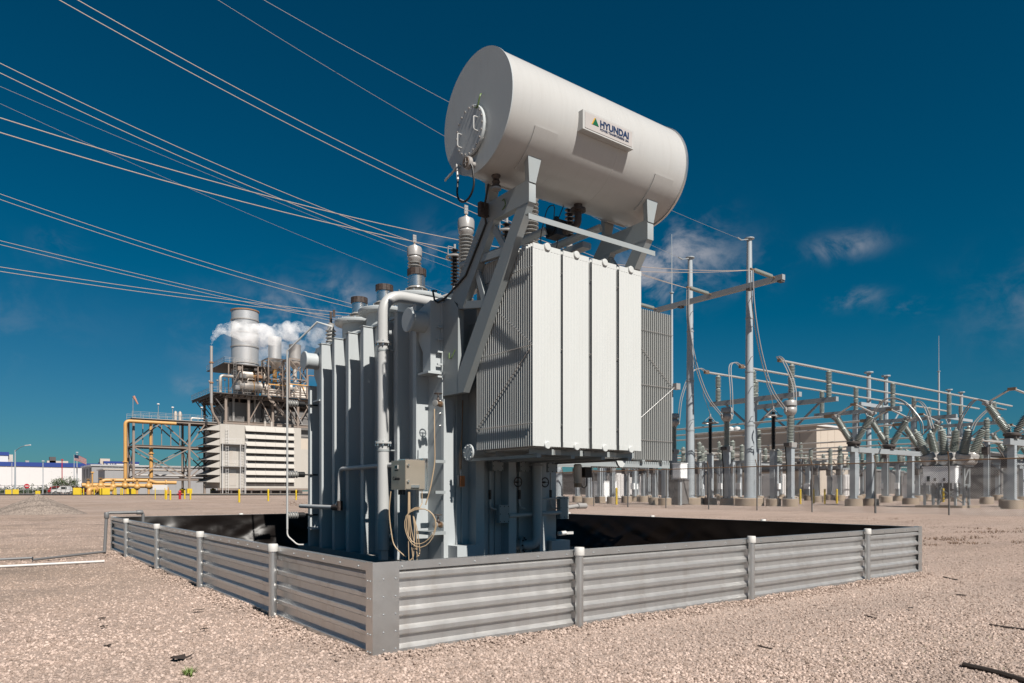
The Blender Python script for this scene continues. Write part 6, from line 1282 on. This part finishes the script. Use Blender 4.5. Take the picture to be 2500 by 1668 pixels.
# yard fence with a gate, round road sign
t = thing('yard_fence', 'light pipe fence with a gate below the white factory wall', 'fence', tuple(at(60, 1200, 152)))
a, b = at(-60, 1200, 150), at(205, 1200, 155)
for k in range(24): q = a.lerp(b, k / 23); MB().tube((q.x, q.y, .3), (q.x, q.y, 2.3), .05, 6).build('post', 'galvanised', t)
for z in (.6, 1.4, 2.25): MB().tube((a.x, a.y, z), (b.x, b.y, z), .035, 6).build('rail', 'galvanised', t)
for k in (4, 8, 12): q, r_ = a.lerp(b, k / 23), a.lerp(b, (k + 3) / 23); MB().tube((q.x, q.y, .6), (r_.x, r_.y, 2.2), .05, 6).build('gate_brace', 'galvanised', t)
t = thing('planting_strip', 'strip of green ground cover below the factory wall', 'hedge', tuple(at(60, 1200, 190))); mb = MB(); rnd = random.Random(5)
for k in range(5000): q = at(rnd.uniform(-80, 135), 1200, rnd.uniform(186, 192)); z = .36 + abs(rnd.gauss(0, .7)); a = Vector((rnd.gauss(0, 1), rnd.gauss(0, 1), rnd.gauss(0, 1))).normalized() * .22; b = Vector((rnd.gauss(0, 1), rnd.gauss(0, 1), rnd.gauss(0, 1))).normalized() * .16; q.z = z; mb.add([q - a, q + b, q + a, q - b], [(0, 1, 2, 3)])
stuff(mb.build('foliage', 'shrub_green', t))
p = at(65.5, 1187, 145); t = thing('road_sign', 'round red and white no entry sign by the gate', 'sign', (p.x, p.y, .36)); fw = (Vector(CAM) - p); fw.z = 0; fw.normalize()
MB().tube((p.x, p.y, .3), (p.x, p.y, p.z), .05, 6).build('post', 'galvanised', t); MB().lathe([(.48, 0), (.48, .03)], p + fw * .06, fw, 24).build('disc', 'red_paint', t); sd = Vector((-fw.y, fw.x, 0)); c = p + fw * .1; MB().bar(c - sd * .3, c + sd * .3, .02, .14).build('white_bar', 'white_paint', t)
# ================================================================ loose things round the wall
yh = 5.45
t = thing('drain_pipe', 'grey plastic drain pipe bent over the far left wall corner', 'pipe', (WX0 - .25, yh, 0))
MB().path(rounded([(WX0 - .20, yh - .25, .04), (WX0 - .17, yh - .25, .66), (WX0 + .35, yh - .25, .66), (WX0 + .35, yh - .25, .30)], .05, 4), .024, 12).build('riser', 'pvc_grey', t)
e = at(-40, 1388, 10.0); MB().path([(WX0 - .20, yh - .25, .045), (WX0 - 1.2, yh - 1.1, .04), ((WX0 + e.x) / 2 - .3, (yh + e.y) / 2 - .35, .035), (e.x, e.y, .035)], .019, 12).build('ground_run', 'pvc_grey', t)
for q in ((WX0 - .17, yh - .25, .62), (WX0 + .30, yh - .25, .66)): MB().lathe([(.03, -.05), (.037, -.04), (.037, .04), (.03, .05)], q, (0, 0, 1) if q[0] < WX0 else (1, 0, 0), 12).build('coupling', 'pvc_grey', t)
a, b = at(-40, 1400, 9.1), at(255, 1384, 9.9); tag(MB().tube((a.x, a.y, .03), (b.x, b.y, .03), .017, 10).build('loose_pipe', 'pvc_white', None, (a.x, a.y, 0)), 'loose white plastic pipe lying on the gravel at the left', 'pipe')
MB()
def stick(pts, r, lab): 
    P = [at(px, 1200, F * 1.0 / (py - YH)) for px, py in pts]; P = [Vector((p.x, p.y, ground_z(p.x, p.y) + r * .8)) for p in P]
    tag(MB().path(P, r, 7).build('stick', 'wood_dark', None, tuple(P[0])), lab, 'stick', 'dark sticks on the gravel')
stick([(2352, 1632), (2400, 1643), (2450, 1655), (2520, 1676)], .016, 'thick dark stick in the bottom right corner'); stick([(2415, 1533), (2450, 1538), (2520, 1546)], .008, 'thin dark stick at the right edge'); stick([(2110, 1510), (2125, 1514), (2138, 1518)], .006, 'short dark twig in the lower right gravel')
stick([(2303, 1410), (2318, 1413), (2337, 1416)], .008, 'dark twig right of the wall corner'); stick([(2335, 1455), (2360, 1457)], .008, 'small dark twig further right of the wall corner'); stick([(1850, 1580), (1870, 1584), (1885, 1587)], .005, 'thin twig in the gravel before the right wall')
for k, (px, py, s, lab) in enumerate(((483, 1498, .05, 'dark crumpled leaf left of the front wall corner'), (498, 1546, .03, 'small brown leaf below the crumpled one'), (440, 1621, .07, 'large flat dark leaf near the bottom edge'), (250, 1518, .03, 'small dark leaf at the lower left'), (253, 1537, .035, 'grey dead leaf at the lower left'), (262, 1585, .025, 'tiny dark clod at the lower left'), (2222, 1493, .035, 'dark curled leaf in the lower right gravel'))):
    p = at(px, 1200, F / (py - YH)); z = ground_z(p.x, p.y) + .012; rnd = random.Random(k); v = []; n = 12
    for i in range(n): a = 2 * math.pi * i / n; rr = s * rnd.uniform(.5, 1.1); v.append((p.x + rr * math.cos(a), p.y + rr * .6 * math.sin(a), z + rnd.uniform(0, s * .35)))
    w_ = [(x, y, zz + .003) for x, y, zz in v]; f = [tuple(range(n - 1, -1, -1)), tuple(range(n, 2 * n))] + [(i, (i + 1) % n, n + (i + 1) % n, n + i) for i in range(n)]
    tag(MB().add(v + w_, f).build('dead_leaf', 'wood_dark', None, (p.x, p.y, z)), lab, 'leaf', 'dead leaves on the gravel')
def weeds(name, lab, area, n, m, h, seed):
    rnd = random.Random(seed); mb = MB()
    for k in range(n):
        px, py = rnd.uniform(*area[0]), rnd.uniform(*area[1]); d = F / (py - YH); p = at(px, 1200, d)
        if noise.noise((p.x * 1.2, p.y * 1.2, seed)) < .12 and n > 60: continue
        z = ground_z(p.x, p.y)
        for j in range(4):
            a = rnd.uniform(0, 6.28); q = Vector((math.cos(a), math.sin(a), 0)) * h * rnd.uniform(.3, .9); s = q.cross(Vector((0, 0, 1))).normalized() * h * .09; b = Vector((p.x, p.y, z - .005)); tip = b + q + Vector((0, 0, h * rnd.uniform(.4, 1)))
            mb.add([b - s, b + s, tip], [(0, 1, 2)])
    tag(stuff(mb.build(name, m, None, tuple(at(sum(area[0]) / 2, 1200, F / (sum(area[1]) / 2 - YH))))), lab, 'weeds')
weeds('weeds', 'brown dry weeds right of the containment wall', ((2255, 2500), (1288, 1335)), 900, 'dry_weed', .07, 2); weeds('weeds', 'tuft of green grass near the bottom edge', ((452, 470), (1650, 1662)), 26, 'weed_green', .05, 3)
weeds('weeds', 'scattered small weeds in the lower right gravel', ((2050, 2480), (1490, 1640)), 160, 'dry_weed', .022, 6); weeds('weeds', 'small green weeds in the lower right gravel', ((2040, 2480), (1520, 1640)), 45, 'weed_green', .02, 9)
weeds('weeds', 'line of dry weeds in the yard behind the ground pipe', ((690, 760), (1228, 1236)), 120, 'dry_weed', .12, 5); weeds('weeds', 'brown weed patch before the switchyard fence', ((2050, 2230), (1262, 1276)), 260, 'dry_weed', .05, 12)
# far low buildings that close the horizon behind the switchyard
for k, (px, d, w, h, m, r_, lab) in enumerate(((1380, 190, 40, 5.2, 'tan_siding', 'stack_grey', 'far tan warehouse seen under the radiators'), (2065, 170, 30, 6.2, 'plant_panel', 'stack_grey', 'far grey warehouse behind the V shaped switches'), (2235, 190, 46, 5.6, 'tan_siding', 'stack_grey', 'far tan warehouse behind the circuit breaker'), (2440, 160, 50, 7.6, 'factory_white', 'stack_metal', 'far white warehouse at the right edge'), (1640, 200, 36, 6.0, 'plant_panel', 'stack_grey', 'far dark warehouse behind the tall poles'))):
    p = at(px, 1200, d); block('far_warehouse', lab, 'building', p.x, p.x + w, p.y, p.y + 16, .2, h, m, r_, .8, 10)

# smaller bus stands deeper in the switchyard
def stand():
    t = thing('bus_stand', 'x', 'stand', (0, 0, 0), 'low bus stands')
    for y in (-1.9, 1.9):
        MB().lathe([(.42, -.2), (.42, .45), (.01, .46)], (0, y, 0), n=14).build('concrete_base', 'concrete_base', t); MB().bx(-.14, .14, y - .14, y + .14, .465, 3.3).build('column', 'far_pole_steel', t)
        MB().bar((0, y, 2.2), (0, y * .35, 3.28), .09, .09, (1, 0, 0)).build('knee_brace', 'steel_structure', t); MB().tube((.18, y + .1, .46), (.18, y + .1, 2.6), .035, 6).build('conduit', 'pvc_grey', t)
        MB().bx(-.32, -.141, y - .2, y + .2, 1.1, 1.65).build('control_box', 'cabinet_white', t)
    MB().bx(-.13, .13, -2.5, 2.5, 3.302, 3.55).build('beam', 'steel_structure', t)
    for y in (-2.1, 0, 2.1): post_ins(3.552, 4.9, 10).build('post_insulator', 'yard_porcelain', t); t.children[-1].location = (0, y, 0)
    return t
s0 = stand(); sp = ((1668, 64), (1722, 70), (1760, 62), (1868, 66), (1930, 70), (2010, 78), (2070, 84), (2140, 66), (2205, 70), (2285, 88), (2330, 80), (2395, 60), (2440, 76), (1590, 74), (1512, 66))
for k, (px, d) in enumerate(sp):
    p = at(px, 1200, d); p.z = gz(p.x, p.y); lab = ORD[sorted(q[0] for q in sp).index(px)] + ' from the left of the low bus stands with three insulators'
    if k == 0: s0.location = p; s0['label'] = lab
    else: clone(s0, p, lab, 0 if k % 3 else R(90))
